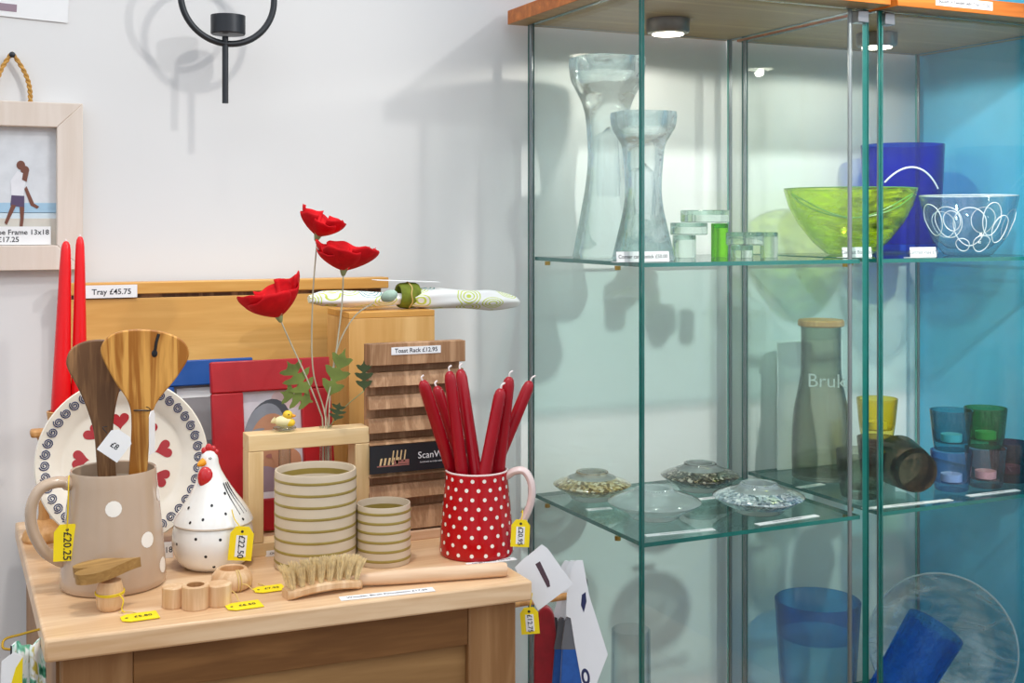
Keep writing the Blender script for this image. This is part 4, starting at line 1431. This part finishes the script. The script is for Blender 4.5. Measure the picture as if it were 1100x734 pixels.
# ------------------------------------------------------------------ loose paper labels
def card(label, loc, w, h, text, rotz=0.0, stand=True, lean=0.12, size=None, group='white price cards', mat='ink'):
    r = thing('price_card', label, 'label', loc, rotz, group)
    if stand:
        X = Matrix.Rotation(-lean, 4, 'X') @ VERT
        MB().prism(rect(-w / 2, .0004, w / 2, h), 0, .0008, 0, X).build('card', 'paper', r)
        MB().box(-w / 2, 0.0015, 0, w / 2, 0.02, .0008).build('foot', 'paper', r)
        lettering(r, text, size or h * .5, mat, X @ Matrix.Translation((0, h * .5, .0011)), .01)
    else:
        MB().box(-w / 2, -h / 2, 0, w / 2, h / 2, .0008).build('card', 'paper', r)
        lettering(r, text, size or h * .55, mat, Matrix.Translation((0, 0, .0011)), .01)
    return r


a = on_z(366, 645, TZ); c = on_z(467, 634.5, TZ)
v = c - a
card('long white label lying along the front edge before the rolling pin', (a + c) / 2 + Vector((0, .004, .0004)), v.length, .019, 'Wooden Birch Foundation £17.25', math.atan2(v.y, v.x), False, size=.0088)
a = on_z(495, 608, BZ); c = on_z(560, 600, BZ)
v = c - a
card('white label lying between the red jug and the rolling pin', (a + c) / 2 + Vector((0, 0, .0004)), v.length * .8, .014, 'Large Pitcher £20.95', math.atan2(v.y, v.x), False, size=.008)
card('small white label behind the short striped vase', on_z(456, 576, TZ) + Vector((0, 0, 0)), .055, .010, 'Salt Set £8.25', 0, True, .1)
card('tiny white label at the foot of the taller striped vase', on_z(292, 598, TZ), .018, .010, '£24', 0, True, .1)
card('tiny white label behind the taupe jug, beside the hen jar', on_z(179, 600, TZ), .020, .026, '£18', 0, True, .15)

SU, SL = SH[2], SH[1]
def cshelf(label, px, py, z, w, h, text, stand, **kw):
    card(label, on_z(px, py, z) + Vector((0, 0, .0005)), w, h, text, kw.pop('rotz', 0), stand, **kw)
card('white price card in front of the crystal candlesticks', Vector((on_y(691, 280, 1.975).x, 1.975, SU + .0005)), .115, .020, 'Corner candlestick £50.00', 0, True)
card('white price card in front of the lime green bowl', Vector((on_y(921, 275, 2.03).x, 2.03, SU + .0005)), .078, .022, 'Contrast Bowl £65', 0, True, mat='ink_grey')
card('white price card in front of the cobalt vase', Vector((on_y(992, 275, 1.975).x, 1.975, SU + .0005)), .072, .022, 'Contrast Vase £70', 0, True, mat='ink_grey')
for lab, x0_, y0_, x1_, y1_, tx_ in (
        ('white label strip lying before the clear frosted votive', 695, 577, 769, 570, 'Frosted Votive Bowl £18.50'),
        ('white label strip lying before the clear cut votive', 815, 565, 880, 555, 'Cut Votive Bowl £18.50'),
        ('white label strip lying before the amber votive', 632, 549, 658, 547, 'Amber £18'),
        ('white label strip lying before the smoke votive', 752, 537.5, 776, 535, 'Smoke £18'),
        ('white label strip lying before the carafe', 859, 525, 886, 521, 'Carafe £32'),
        ('white label strip lying before the tipped brown tumbler', 930, 548, 1024, 538, 'Picnic Tumblers £9.50 each'),
        ('white label strip lying before the plum tumbler', 1042, 534, 1096, 527.5, 'Picnic Tumblers £9.50')):
    a = on_z(x0_, y0_, SL); c = on_z(x1_, y1_, SL)
    v = c - a
    card(lab, (a + c) / 2 + Vector((0, .006, .0005)), v.length, .016, tx_, math.atan2(v.y, v.x), False, size=.0075)

# ------------------------------------------------------------------ cabinet glass: upper shelf
def gthing(name, label, cat, loc, prof, mat, n=48, rotz=0.0, group=None, part='body', sq=0.0, extra=None, inner=None):
    r = thing(name, label, cat, loc, rotz, group)
    MB().lathe(prof, n, sq=sq).build(part, mat, r, smooth=45)
    return r


def columnar(label, px, yb, ytop, y, waist, top, base):
    p = on_y(px, yb, y); p.z = SU + .0003
    dist = p.x * ST + p.y * CT
    s_ = dist / F
    h = H - (ytop - 238.5) * s_ - p.z
    w, t, bs = waist * s_, top * s_, base * s_
    pr = smooth_prof([(bs, .004), (bs * .77, h * .22), (bs * .63, h * .36), (w, h * .5), (w * 1.1, h * .69), (t * .66, h * .78), (t * .83, h * .85), (t * .95, h * .90), (t, h * .97)], 5)
    r = thing('candlestick', label, 'candlestick', p, bearing(p) + .4, 'crystal candlesticks')
    MB().lathe([(0, 0), (bs * .97, 0)] + pr + [(t * .98, h), (t * .62, h), (t * .60, h - .028), (0, h - .030)], 48, sq=3.2).build('column', 'crystal', r, smooth=50)
    MB().lathe([(w * .55, h * .30), (w * .62, h * .40), (w * .5, h * .60), (0, h * .66)][::1], 24).build('hollow', 'clear_thin', r)
    return r


columnar('taller of the two crystal candlesticks, beside the cabinet corner edge', 652, 277, 63, 2.27, 19, 38, 34)
columnar('shorter of the two crystal candlesticks, just right of the cabinet corner edge', 691, 278, 121, 2.08, 18, 33, 31)


def block(label, x, yb, hw, hpx, y, mat, z=None):
    p = on_y(x, yb, y)
    dist = p.x * ST + p.y * CT
    s_ = dist / F
    if z is None:
        z = SU
    p.z = z + .0004
    R, h = hw * s_, hpx * s_
    r = thing('tealight_block', label, 'candle holder', p, 0, 'clear tealight blocks')
    d = min(.010, h * .4)
    MB().lathe([(0, 0), (R * .96, 0), (R, .0015), (R, h - .0015), (R * .97, h), (R * .72, h), (R * .70, h - d), (0, h - d)], 40).build('body', mat, r, smooth=40)
    return h


h1 = block('lower left clear glass block of the stack, bluish at its base', 735, 277, 12.5, 24, 2.19, 'crystal_smooth')
h2 = block('clear glass block resting on the lower left block', 740, 253, 20, 13, 2.19, 'crystal_smooth', SU + h1 + .0008)
h3 = block('clear glass block tinted with a green reflection, standing under the right end of the stack', 773, 277, 9, 36, 2.19, 'green_reflection')
block('topmost clear glass block of the stack', 757, 239, 26, 13, 2.19, 'crystal_smooth', SU + h1 + h2 + .0016)
h5 = block('low clear glass block under the wide one, right of the stack', 797, 277, 12, 13, 2.13, 'crystal_smooth')
block('wide clear glass block lying on the low one', 800, 262, 20, 14, 2.13, 'crystal_smooth', SU + h5 + .0008)
block('tall clear glass block at the right end of the group', 826, 277, 9.5, 27, 2.13, 'crystal_smooth')

# lime bowl
R = .150
hB = .152
gb = gthing('bowl', 'large lime green glass bowl with dark green swirl lines', 'bowl', (1.897, 2.215, SU + .0004),
            [(0, 0), (.045, 0), (.055, .004), (.085, .030), (.118, .072), (.139, .112), (R, hB - .002), (R - .002, hB), (R - .006, hB - .001), (.133, .112), (.112, .074), (.080, .036), (.05, .012), (0, .010)], 'lime', 64)
ln = MB()
bf = interp([(.055, .004), (.085, .030), (.118, .072), (.139, .112), (R, hB)])
for k in range(2):
    pts = []
    for i in range(60):
        t = i / 59
        a = -PI / 2 - 1.75 + t * 2.2
        z = (.115 + .030 * math.sin(t * PI * 1.6 + 2.2)) if k == 0 else (.085 + .05 * (2 * t - 1) ** 2)
        rr_ = bf(z) + .0008
        pts.append((rr_ * math.cos(a), rr_ * math.sin(a), z))
    ln.tube(pts, .0016, 6)
ln.tube([((R - .002) * math.cos(2 * PI * i / 80), (R - .002) * math.sin(2 * PI * i / 80), hB) for i in range(80)], .0014, 6, closed=True)
ln.build('swirl_lines', 'lime_line', gb)

# cobalt vase
cv = gthing('vase', 'tall cobalt blue glass vase behind the lime bowl', 'vase', (2.130, 2.297, SU + .0004),
            [(0, 0), (.068, 0), (.080, .006), (.088, .06), (.094, .16), (.099, .262), (.0985, .264), (.096, .264), (.091, .16), (.084, .06), (.074, .022), (0, .020)], 'cobalt', 56)
ln = MB()
pts = []
cvf = interp([(.080, .006), (.088, .06), (.094, .16), (.099, .262)])
for i in range(40):
    t = i / 39
    a = -PI / 2 + cv.location.x * 0 - .43 - .75 + t * 1.45
    z = .150 + .055 * math.sin(PI * (.12 + t * .85))
    pts.append(((cvf(z) + .001) * math.cos(a), (cvf(z) + .001) * math.sin(a), z))
ln.tube(pts, .0022, 6)
ln.build('white_arc', 'white_line', cv)

# clear bowl with white loops
q = on_y(1040, 272, 2.035)
cbx = 2.098
cl_ = gthing('bowl', 'small clear glass bowl with white loop threads', 'bowl', (cbx, 2.055, SU + .0004),
             [(0, 0), (.045, 0), (.052, .003), (.078, .036), (.096, .080), (.108, .133), (.107, .1355), (.1035, .134), (.092, .080), (.072, .038), (.044, .016), (0, .013)], 'clear_thin', 56)
ln = MB()
cf = interp([(.052, .003), (.078, .036), (.096, .080), (.108, .133)])
for (a0, z0, ra_, rz_) in ((-2.5, .08, .028, .035), (-2.05, .075, .030, .034), (-1.95, .078, .018, .022), (-1.55, .065, .034, .042), (-1.05, .082, .020, .036), (-.75, .060, .022, .030), (-1.75, .025, .018, .014), (-1.2, .028, .022, .018),
                           (.3, .07, .03, .034), (1.2, .08, .026, .03), (2.2, .07, .03, .03)):
    ln.tube([((cf(z0 + rz_ * math.sin(t)) + .0008) * math.cos(a0 - .78 + ra_ * math.cos(t) / .09), (cf(z0 + rz_ * math.sin(t)) + .0008) * math.sin(a0 - .78 + ra_ * math.cos(t) / .09), z0 + rz_ * math.sin(t)) for t in [2 * PI * i / 32 for i in range(32)]], .0010, 5, closed=True)
ln.tube([(.1055 * math.cos(2 * PI * i / 64), .1055 * math.sin(2 * PI * i / 64), .1345) for i in range(64)], .0014, 6, closed=True)
ln.build('white_threads', 'white_line', cl_)


# ------------------------------------------------------------------ lower shelf: votive saucers, carafe, tumblers
def votive(label, px, py, R, mat, h=.060, cutn=True):
    p = on_z(px, py, SL) + Vector((0, 0, .0004))
    r = thing('votive_bowl', label, 'candle holder', p, .3, 'crystal votive bowls')
    m = MB().lathe([(0, 0), (R * .50, 0), (R * .54, .003), (R * .60, .010), (R * .72, .015, 1), (R * .86, .0225, 1), (R * .98, .030, 1), (R, .032, 1), (R * .985, .034, 1), (R * .84, .040, 1),
                    (R * .62, .0465), (R * .52, .0500), (R * .44, .053), (R * .40, h - .002), (R * .36, h), (R * .31, h - .002), (R * .29, .030), (0, .026)], 64)
    m.build('saucer', ['frost', mat], r, smooth=45)
    rb2 = MB()
    for i in range(44):
        a = 2 * PI * i / 44
        rb2.tube([(R * .405 * math.cos(a), R * .405 * math.sin(a), h - .009), (R * .39 * math.cos(a), R * .39 * math.sin(a), h - .001)], .0017, 5)
    rb2.build('ribbed_collar', mat, r)
    return r


votive('amber votive bowl, furthest left on the lower glass shelf', 636, 536, .084, 'amber_flake')
votive('clear frosted votive bowl in front of the amber one', 703, 556, .094, 'frost', cutn=False)
votive('smoky brown votive bowl behind the clear ones', 752, 526, .087, 'smoke_flake')
votive('clear cut-crystal votive bowl, furthest right of the four', 815, 550, .094, 'silver_flake')

cpn = Vector((1.852, 2.262, SL + .0004))
cr = gthing('carafe', 'tall smoky glass carafe with a round wooden lid', 'carafe', cpn,
            [(0, 0), (.060, 0), (.066, .004), (.067, .05)] + smooth_prof([(.067, .06), (.066, .11), (.062, .16), (.053, .205), (.047, .24), (.0455, .28), (.0455, .352)], 4) +
            [(.0425, .352), (.0425, .28), (.044, .24), (.050, .205), (.059, .16), (.063, .11), (.064, .06), (.062, .012), (0, .010)], 'smoke', 48)
MB().lathe([(0, .3525), (.050, .3525), (.053, .355), (.053, .365), (.050, .368), (0, .368)], 40).build('wooden_lid', 'holderwood', cr)
lettering(cr, 'Bruk', .044, 'etch', Matrix.Rotation(bearing(cpn), 4, 'Z') @ Matrix.Translation((.012, -.0605, .232)) @ VERT, 0)
sg = thing('shop_sign', 'pale card standing behind the carafe', 'sign', (1.915, 2.375, SL + .0005), 0)
MB().box(-.100, 0, 0, .095, .003, .305).build('card', 'paper', sg)
MB().box(-.02, .0035, 0, .02, .015, .25).build('strut', 'paper', sg)


def tumbler(label, loc, mat, s=1.0, rot=None, group='coloured tumblers'):
    r = thing('tumbler', label, 'tumbler', loc, 0, group)
    MB().lathe([(0, 0), (.034 * s, 0), (.037 * s, .003 * s), (.041 * s, .03 * s), (.0465 * s, .0875 * s), (.0460 * s, .089 * s), (.0440 * s, .0885 * s), (.0385 * s, .03 * s), (.035 * s, .018 * s), (0, .016 * s)], 44).build('body', mat, r, smooth=45)
    if rot:
        r.rotation_euler = rot
    return r


zt = SL + .0004
tumbler('smoke grey tumbler in front of the carafe', (1.806, 2.075, zt), 'smoke', 1.12)
b1 = Vector((1.995, 2.235, zt))
tumbler('dark brown tumbler under the yellow one', b1, 'brown_glass', 1.0)
tumbler('yellow tumbler stacked on the brown one', b1 + Vector((0, 0, .0895)), 'yellow_glass', 1.02)
tumbler('dark brown tumbler tipped on its side with its base to the front', (1.897, 2.000, zt + .0575), 'brown_solid', 1.22, (-PI / 2 + .05, 0, -.35))
p = on_z(1022, 526, SL); p.z = zt
tumbler('clear blue-tinted tumbler under the teal one', p, 'blue_tint_glass', .98)
tumbler('teal tumbler stacked on the blue-tinted one', p + Vector((0, 0, .0880)), 'teal_glass', 1.0)
p = Vector((2.130, 2.035, zt))
tumbler('clear red-tinted tumbler under the green one', p, 'red_tint_glass', .98)
tumbler('green tumbler stacked on the red-tinted one', p + Vector((0, 0, .0880)), 'green_glass', 1.0)
tumbler('dark plum tumbler at the right end of the row', (2.226, 2.055, zt), 'plum_glass', 1.0)

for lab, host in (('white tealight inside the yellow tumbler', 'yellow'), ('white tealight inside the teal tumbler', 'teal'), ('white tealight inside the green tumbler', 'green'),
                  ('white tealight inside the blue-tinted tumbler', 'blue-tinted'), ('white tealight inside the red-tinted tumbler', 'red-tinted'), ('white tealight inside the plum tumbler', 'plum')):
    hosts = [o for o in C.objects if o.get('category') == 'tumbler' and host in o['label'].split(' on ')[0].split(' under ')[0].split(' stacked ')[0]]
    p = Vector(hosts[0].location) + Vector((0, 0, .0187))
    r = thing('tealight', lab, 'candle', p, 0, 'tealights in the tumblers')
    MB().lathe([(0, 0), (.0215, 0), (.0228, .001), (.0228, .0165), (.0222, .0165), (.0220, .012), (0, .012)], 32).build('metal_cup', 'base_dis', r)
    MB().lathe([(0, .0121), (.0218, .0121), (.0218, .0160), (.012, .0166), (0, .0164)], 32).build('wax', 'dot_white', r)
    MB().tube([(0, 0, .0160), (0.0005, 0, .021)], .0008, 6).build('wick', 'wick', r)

# ------------------------------------------------------------------ bottom shelf
SB = SH[0] + .0004
bvz = thing('vase', 'straight pale blue glass vase with a deeper blue band, on the bottom shelf', 'vase', (1.847, 2.268, SB))
hV = .272
MB().lathe([(0, 0), (.075, 0), (.080, .004), (.088, .10), (.0935, .19, 1), (.0985, hV - .002, 1), (.0965, hV, 1), (.0935, hV - .003, 1), (.0895, .19), (.084, .10), (.076, .02), (0, .018)], 56).build('body', ['aqua', 'aqua_dark'], bvz, smooth=45)
# tilted cobalt vase
tv = thing('vase', 'rippled bright blue glass vase tilted on the bottom shelf before the clear plate', 'vase', (1.76, 2.03, SB))
ax = Matrix.Translation((0.045, 0, .064)) @ Matrix.Rotation(.72, 4, 'Y')
MB().lathe([(0, 0), (.050, 0), (.055, .004), (.058, .10), (.064, .25), (.064, .262), (.060, .262), (.053, .10), (.049, .02), (0, .018)], 48, T=ax).build('body', 'cobalt2', tv, smooth=45)
# clear plate on edge
qp = on_y(1012, 676, 2.155)
cpz = thing('plate', 'large clear glass plate with milky swirls standing on edge on the bottom shelf', 'plate', (qp.x, 2.155, SB))
pr_ = 76 * (qp.x * ST + 2.155 * CT) / F
PX = Matrix.Translation((0, 0, pr_ * .985)) @ Matrix.Rotation(bearing(qp), 4, 'Z') @ Matrix.Rotation(-.16, 4, 'X') @ VERT
MB().lathe([(0, 0), (pr_ * .5, 0), (pr_ * .8, .012), (pr_ * .99, .026), (pr_, .028), (pr_ * .985, .031), (pr_ * .79, .018), (pr_ * .5, .006), (0, .006)], 64, T=PX).build('dish', 'milky', cpz, smooth=45)
rmm = MB(); rmm.tube([(pr_ * .99 * math.cos(2 * PI * i / 80), pr_ * .99 * math.sin(2 * PI * i / 80), .029) for i in range(80)], .0025, 6, closed=True, T=PX)
rmm.build('rim', 'etch_white', cpz)
gthing('vase', 'plain clear glass vase low in the left corner of the near cabinet', 'vase', (1.245, 2.10, SB),
       [(0, 0), (.035, 0), (.038, .004), (.040, .20), (.0385, .338), (.037, .339), (.0355, .338), (.037, .2), (.035, .02), (0, .018)], 'clear_thin', 40)

# ------------------------------------------------------------------ hanging at the sideboard's right end
hy = 1.80
pg = on_y(600, 642, hy)
hk = MB()
hk.tube([(W - .018, hy - Y0, pg.z), (pg.x - X0 + .02, hy - Y0, pg.z)], .006, 12)
hk.build('peg', 'holderwood', sb)
kx = lambda px, py, y: on_y(px, py, y)
# red cloth pouch
rc = kx(586, 655, 1.83)
rpch = thing('oven_glove', 'red cloth glove hanging against the end of the sideboard', 'glove', rc, -TH)
m_ = MB(); m_.prism([(p_.x, p_.y) for p_ in bez([(-.018, -.30, 0), (-.020, -.10, 0), (-.017, -.02, 0), (-.006, .004, 0), (.008, .002, 0), (.016, -.02, 0), (.020, -.10, 0), (.020, -.30, 0), (-.018, -.30, 0)], 6)][:-1], -.010, .010, 0, VERT)
m_.build('glove', 'red_cloth', rpch, bevel=.006, seg=3)

# ring with white card sleeves and blue cloths
rgp = kx(621, 626, hy)
hr_ = thing('hanging_ring', 'dark wire ring on the peg carrying the white card sleeves', 'ring', rgp, -TH)
MB().tube([(-.004 + .019 * math.cos(t), 0, -.003 + .021 * math.sin(t)) for t in [2 * PI * i / 40 for i in range(40)]], .0014, 8, closed=True).build('wire', 'iron', hr_)
ps_ = (hy * 1.02) * 1.06 / F
for i in range(3):
    yy = hy - .028 + i * .022
    o = kx(621, 606, yy)
    s_ = (o.x * ST + o.y * CT) / F
    labs = ['foremost white card sleeve with an oval mark, hanging on the ring', 'middle white card sleeve on the ring, blue cloth inside', 'hindmost white card sleeve on the ring, nearest the red glove']
    r = thing('towel_pack', labs[i], 'towel', o, -TH, 'white card sleeves on the ring')
    pol = [(-6 - 6 * i, 2), (-2 - 6 * i, -4), (5 - 6 * i, -4 + i), (12 - 2 * i, 34), (32 - i, 97), (20, 128), (18, 190), (14 - 9 * i, 190), (4 - 9 * i, 128), (-4 - 8 * i, 84), (-8 - 7 * i, 58), (-13 - 7 * i, 56), (-12 - 4 * i, 30)]
    m_ = MB(); m_.prism([(x * s_, -y * s_) for x, y in pol], 0, .0012, 0, VERT)
    m_.build('card_sleeve', 'paper_blue', r)
    cl2 = [(6 - 9 * i, 190), (-22 - 9 * i, 190), (-19 - 9 * i, 128), (-17 - 8 * i, 90), (-13 - 7 * i, 62), (-9 - 7 * i, 59), (-4 - 8 * i, 72), (6 - 9 * i, 128)]
    m_ = MB(); m_.prism([(x * s_, -y * s_) for x, y in cl2], -.0125, -.0005, 0, VERT)
    m_.build('cloth', 'blue_cloth', r, bevel=.002)
    m_ = MB(); m_.prism([(x * s_, -y * s_) for x, y in [(-18 - 8 * i, 92), (-14 - 7 * i, 62), (-9 - 7 * i, 57), (-4 - 8 * i, 72), (-2 - 8 * i, 92)]], -.0135, -.0004, 0, VERT)
    m_.build('fold', 'grey_cloth', r)
    if i == 0:
        m_ = MB(); m_.prism(oval(8 * s_, -121 * s_, 4.5 * s_, 9 * s_, 20, .15), .0012, .0016, 0, VERT)
        m_.prism(oval(8 * s_, -121 * s_, 2.0 * s_, 5 * s_, 20, .15), .0016, .0019, 1, VERT)
        m_.prism([(x * s_, -y * s_) for x, y in ((4, 33), (8, 30), (9, 40), (6, 52), (3, 44))], .0012, .0016, 0, VERT)
        m_.build('printed_mark', ['navy', 'paper_blue'], r, smooth=0)

# white card with dark wedge picture, leaning off the corner
wc = kx(584, 620, 1.742)
wcd = thing('display_card', 'white card with a dark wedge picture tilted at the sideboard corner', 'card', wc, -TH)
s_ = (wc.x * ST + wc.y * CT) / F
pol = [(-31, 10), (-23, 18), (-2, 35), (4, 31), (31, -7), (26, -12), (-6, -36)]
m_ = MB(); m_.prism([(x * s_, y * s_) for x, y in pol], 0, .0012, 0, VERT)
m_.build('card', 'paper_blue', wcd)
m_ = MB(); m_.prism([(x * s_, y * s_) for x, y in [(-9, 14), (-4, 17), (6, -4), (7, -10), (4, -11)]], .0012, .0015, 0, VERT)
m_.build('printed_picture', 'brown_print', wcd)
q = kx(569, 667, 1.735)
yellow_tag('yellow price tag reading £12.75 hanging below the white display card', q, -TH, '£12.75', [(0, -.0005, .019), (.002, .002, .030), (.004, .006, .042)], -.08, sticker=True, sc_=.78, tsize=.0135)

# ------------------------------------------------------------------ hanging at the left end
hb_y = 1.80
hk = on_y(14, 689, hb_y)
MB().tube(bez([(.018 - .0005, hb_y - Y0, hk.z + .014), (hk.x - X0 + .012, hb_y - Y0, hk.z + .008), (hk.x - X0 - .010, hb_y - Y0, hk.z + .004), (hk.x - X0 - .013, hb_y - Y0 - .01, hk.z - .004), (hk.x - X0 - .002, hb_y - Y0 - .014, hk.z - .007)], 8), .0018, 8).build('hook', 'brass', sb)
lt = on_y(29, 693, 1.775)
tl = thing('tea_towel', 'white and green patterned tea towel hanging from the left hook', 'tea towel', lt, -.25)
def tow(u, v):
    x = -.019 + u * .040 * (1 + .15 * v)
    return (x, .007 * math.sin(u * 16 + v * 2) + .01 * u, -.25 * v + .004 * math.sin(u * 9))
MB().grid(tow, 30, 16).build('cloth', 'towel', tl, solid=.003, smooth=60)
MB().tube([(-.020, 0, .0), (-.0215, 0, -.05), (-.022, 0, -.09)], .0012, 6).build('loop', 'ink', tl)
lt2 = on_y(12, 716, 1.765)
t3 = thing('price_tag', 'white and yellow tag hanging beside the patterned tea towel', 'tag', lt2, -.2)
MB().prism([(-.013, -.022), (.014, -.026), (.015, .012), (.004, .019), (-.012, .008)], 0, .001, 0, VERT).build('card', 'paper', t3)
MB().prism([(.0, -.024), (.014, -.026), (.015, .012), (.006, -.002)], .0012, .0016, 0, VERT).build('sticker', 'yellow', t3)

# ------------------------------------------------------------------ light
w = bpy.data.worlds.new('world')
SC.world = w
w.use_nodes = True
wt_ = w.node_tree
bg = wt_.nodes['Background']
tcw = wt_.nodes.new('ShaderNodeTexCoord')
sepw = wt_.nodes.new('ShaderNodeSeparateXYZ')
wt_.links.new(tcw.outputs['Generated'], sepw.inputs[0])
grad = wt_.nodes.new('ShaderNodeValToRGB')
mr = wt_.nodes.new('ShaderNodeMapRange')
mr.inputs['From Min'].default_value = -1
mr.inputs['From Max'].default_value = 1
wt_.links.new(sepw.outputs['Z'], mr.inputs['Value'])
wt_.links.new(mr.outputs[0], grad.inputs[0])
el = grad.color_ramp.elements
el[0].position, el[0].color = 0.30, (0.20, 0.19, 0.18, 1)
el[1].position, el[1].color = 0.92, (1.15, 1.22, 1.30, 1)
e2 = el.new(0.50); e2.color = (0.51, 0.56, 0.62, 1)
e3 = el.new(0.66); e3.color = (0.98, 1.07, 1.17, 1)
nzw = wt_.nodes.new('ShaderNodeTexNoise')
nzw.inputs['Scale'].default_value = 4.5
nzw.inputs['Detail'].default_value = 3
wt_.links.new(tcw.outputs['Generated'], nzw.inputs['Vector'])
rw = wt_.nodes.new('ShaderNodeValToRGB')
rw.color_ramp.elements[0].position, rw.color_ramp.elements[0].color = 0.40, (0.35, 0.35, 0.35, 1)
rw.color_ramp.elements[1].position, rw.color_ramp.elements[1].color = 0.60, (1.65, 1.65, 1.65, 1)
wt_.links.new(nzw.outputs[0], rw.inputs[0])
mulw = wt_.nodes.new('ShaderNodeMix')
mulw.data_type = 'RGBA'
mulw.blend_type = 'MULTIPLY'
mulw.inputs[0].default_value = 1.0
wt_.links.new(grad.outputs[0], mulw.inputs[6])
wt_.links.new(rw.outputs[0], mulw.inputs[7])
wt_.links.new(mulw.outputs[2], bg.inputs[0])
bg.inputs[1].default_value = 1.06


def area(name, loc, target, size, power, col):
    d = bpy.data.lights.new(name, 'AREA')
    d.shape = 'DISK'
    d.size = size
    d.energy = power
    d.color = col
    o = bpy.data.objects.new(name, d)
    C.objects.link(o)
    o.location = loc
    o.rotation_euler = (Vector(target) - Vector(loc)).to_track_quat('-Z', 'Y').to_euler()
    return o


def spot(loc, target, half, power, col, soft=0.05, blend=0.8):
    d = bpy.data.lights.new('ceiling_or_fill_spot', 'SPOT')
    d.energy = power
    d.spot_size = math.radians(half * 2)
    d.spot_blend = blend
    d.shadow_soft_size = soft
    d.color = col
    o = bpy.data.objects.new('ceiling_or_fill_spot', d)
    C.objects.link(o)
    o.location = loc
    o.rotation_euler = (Vector(target) - Vector(loc)).to_track_quat('-Z', 'Y').to_euler()
    return o


spot((2.14, -0.20, 2.69), (0.25, 2.45, 1.72), 17, 70, (1.0, 0.98, 0.96))
spot((1.00, 0.95, 2.73), (0.15, 2.45, 1.62), 29, 31, (1.0, 0.97, 0.92))
spot((0.35, 1.50, 2.90), (0.45, 1.97, 0.9), 24, 58, (1.0, 0.96, 0.91), 0.07)
spot((1.60, -0.10, 2.80), (1.72, 2.40, 1.22), 15, 260, (1.0, 0.97, 0.93), 0.06, 0.55)


spot((0.30, 0.10, 2.72), (2.31, 2.20, 1.45), 15, 190, (0.97, 0.99, 1.0), 0.06)  # added fill spot that brightens the blue wall, not a ceiling lamp
for lx, ly in ((1.405, 2.215), (1.945, 2.18)):
    d = bpy.data.lights.new('puck_light', 'SPOT')
    d.energy = 3.2
    d.spot_size = math.radians(172)
    d.spot_blend = 0.15
    d.shadow_soft_size = 0.008
    d.color = (1.0, 0.95, 0.86)
    o = bpy.data.objects.new('puck_light', d)
    C.objects.link(o)
    o.location = (lx, ly, CZ - 0.042)
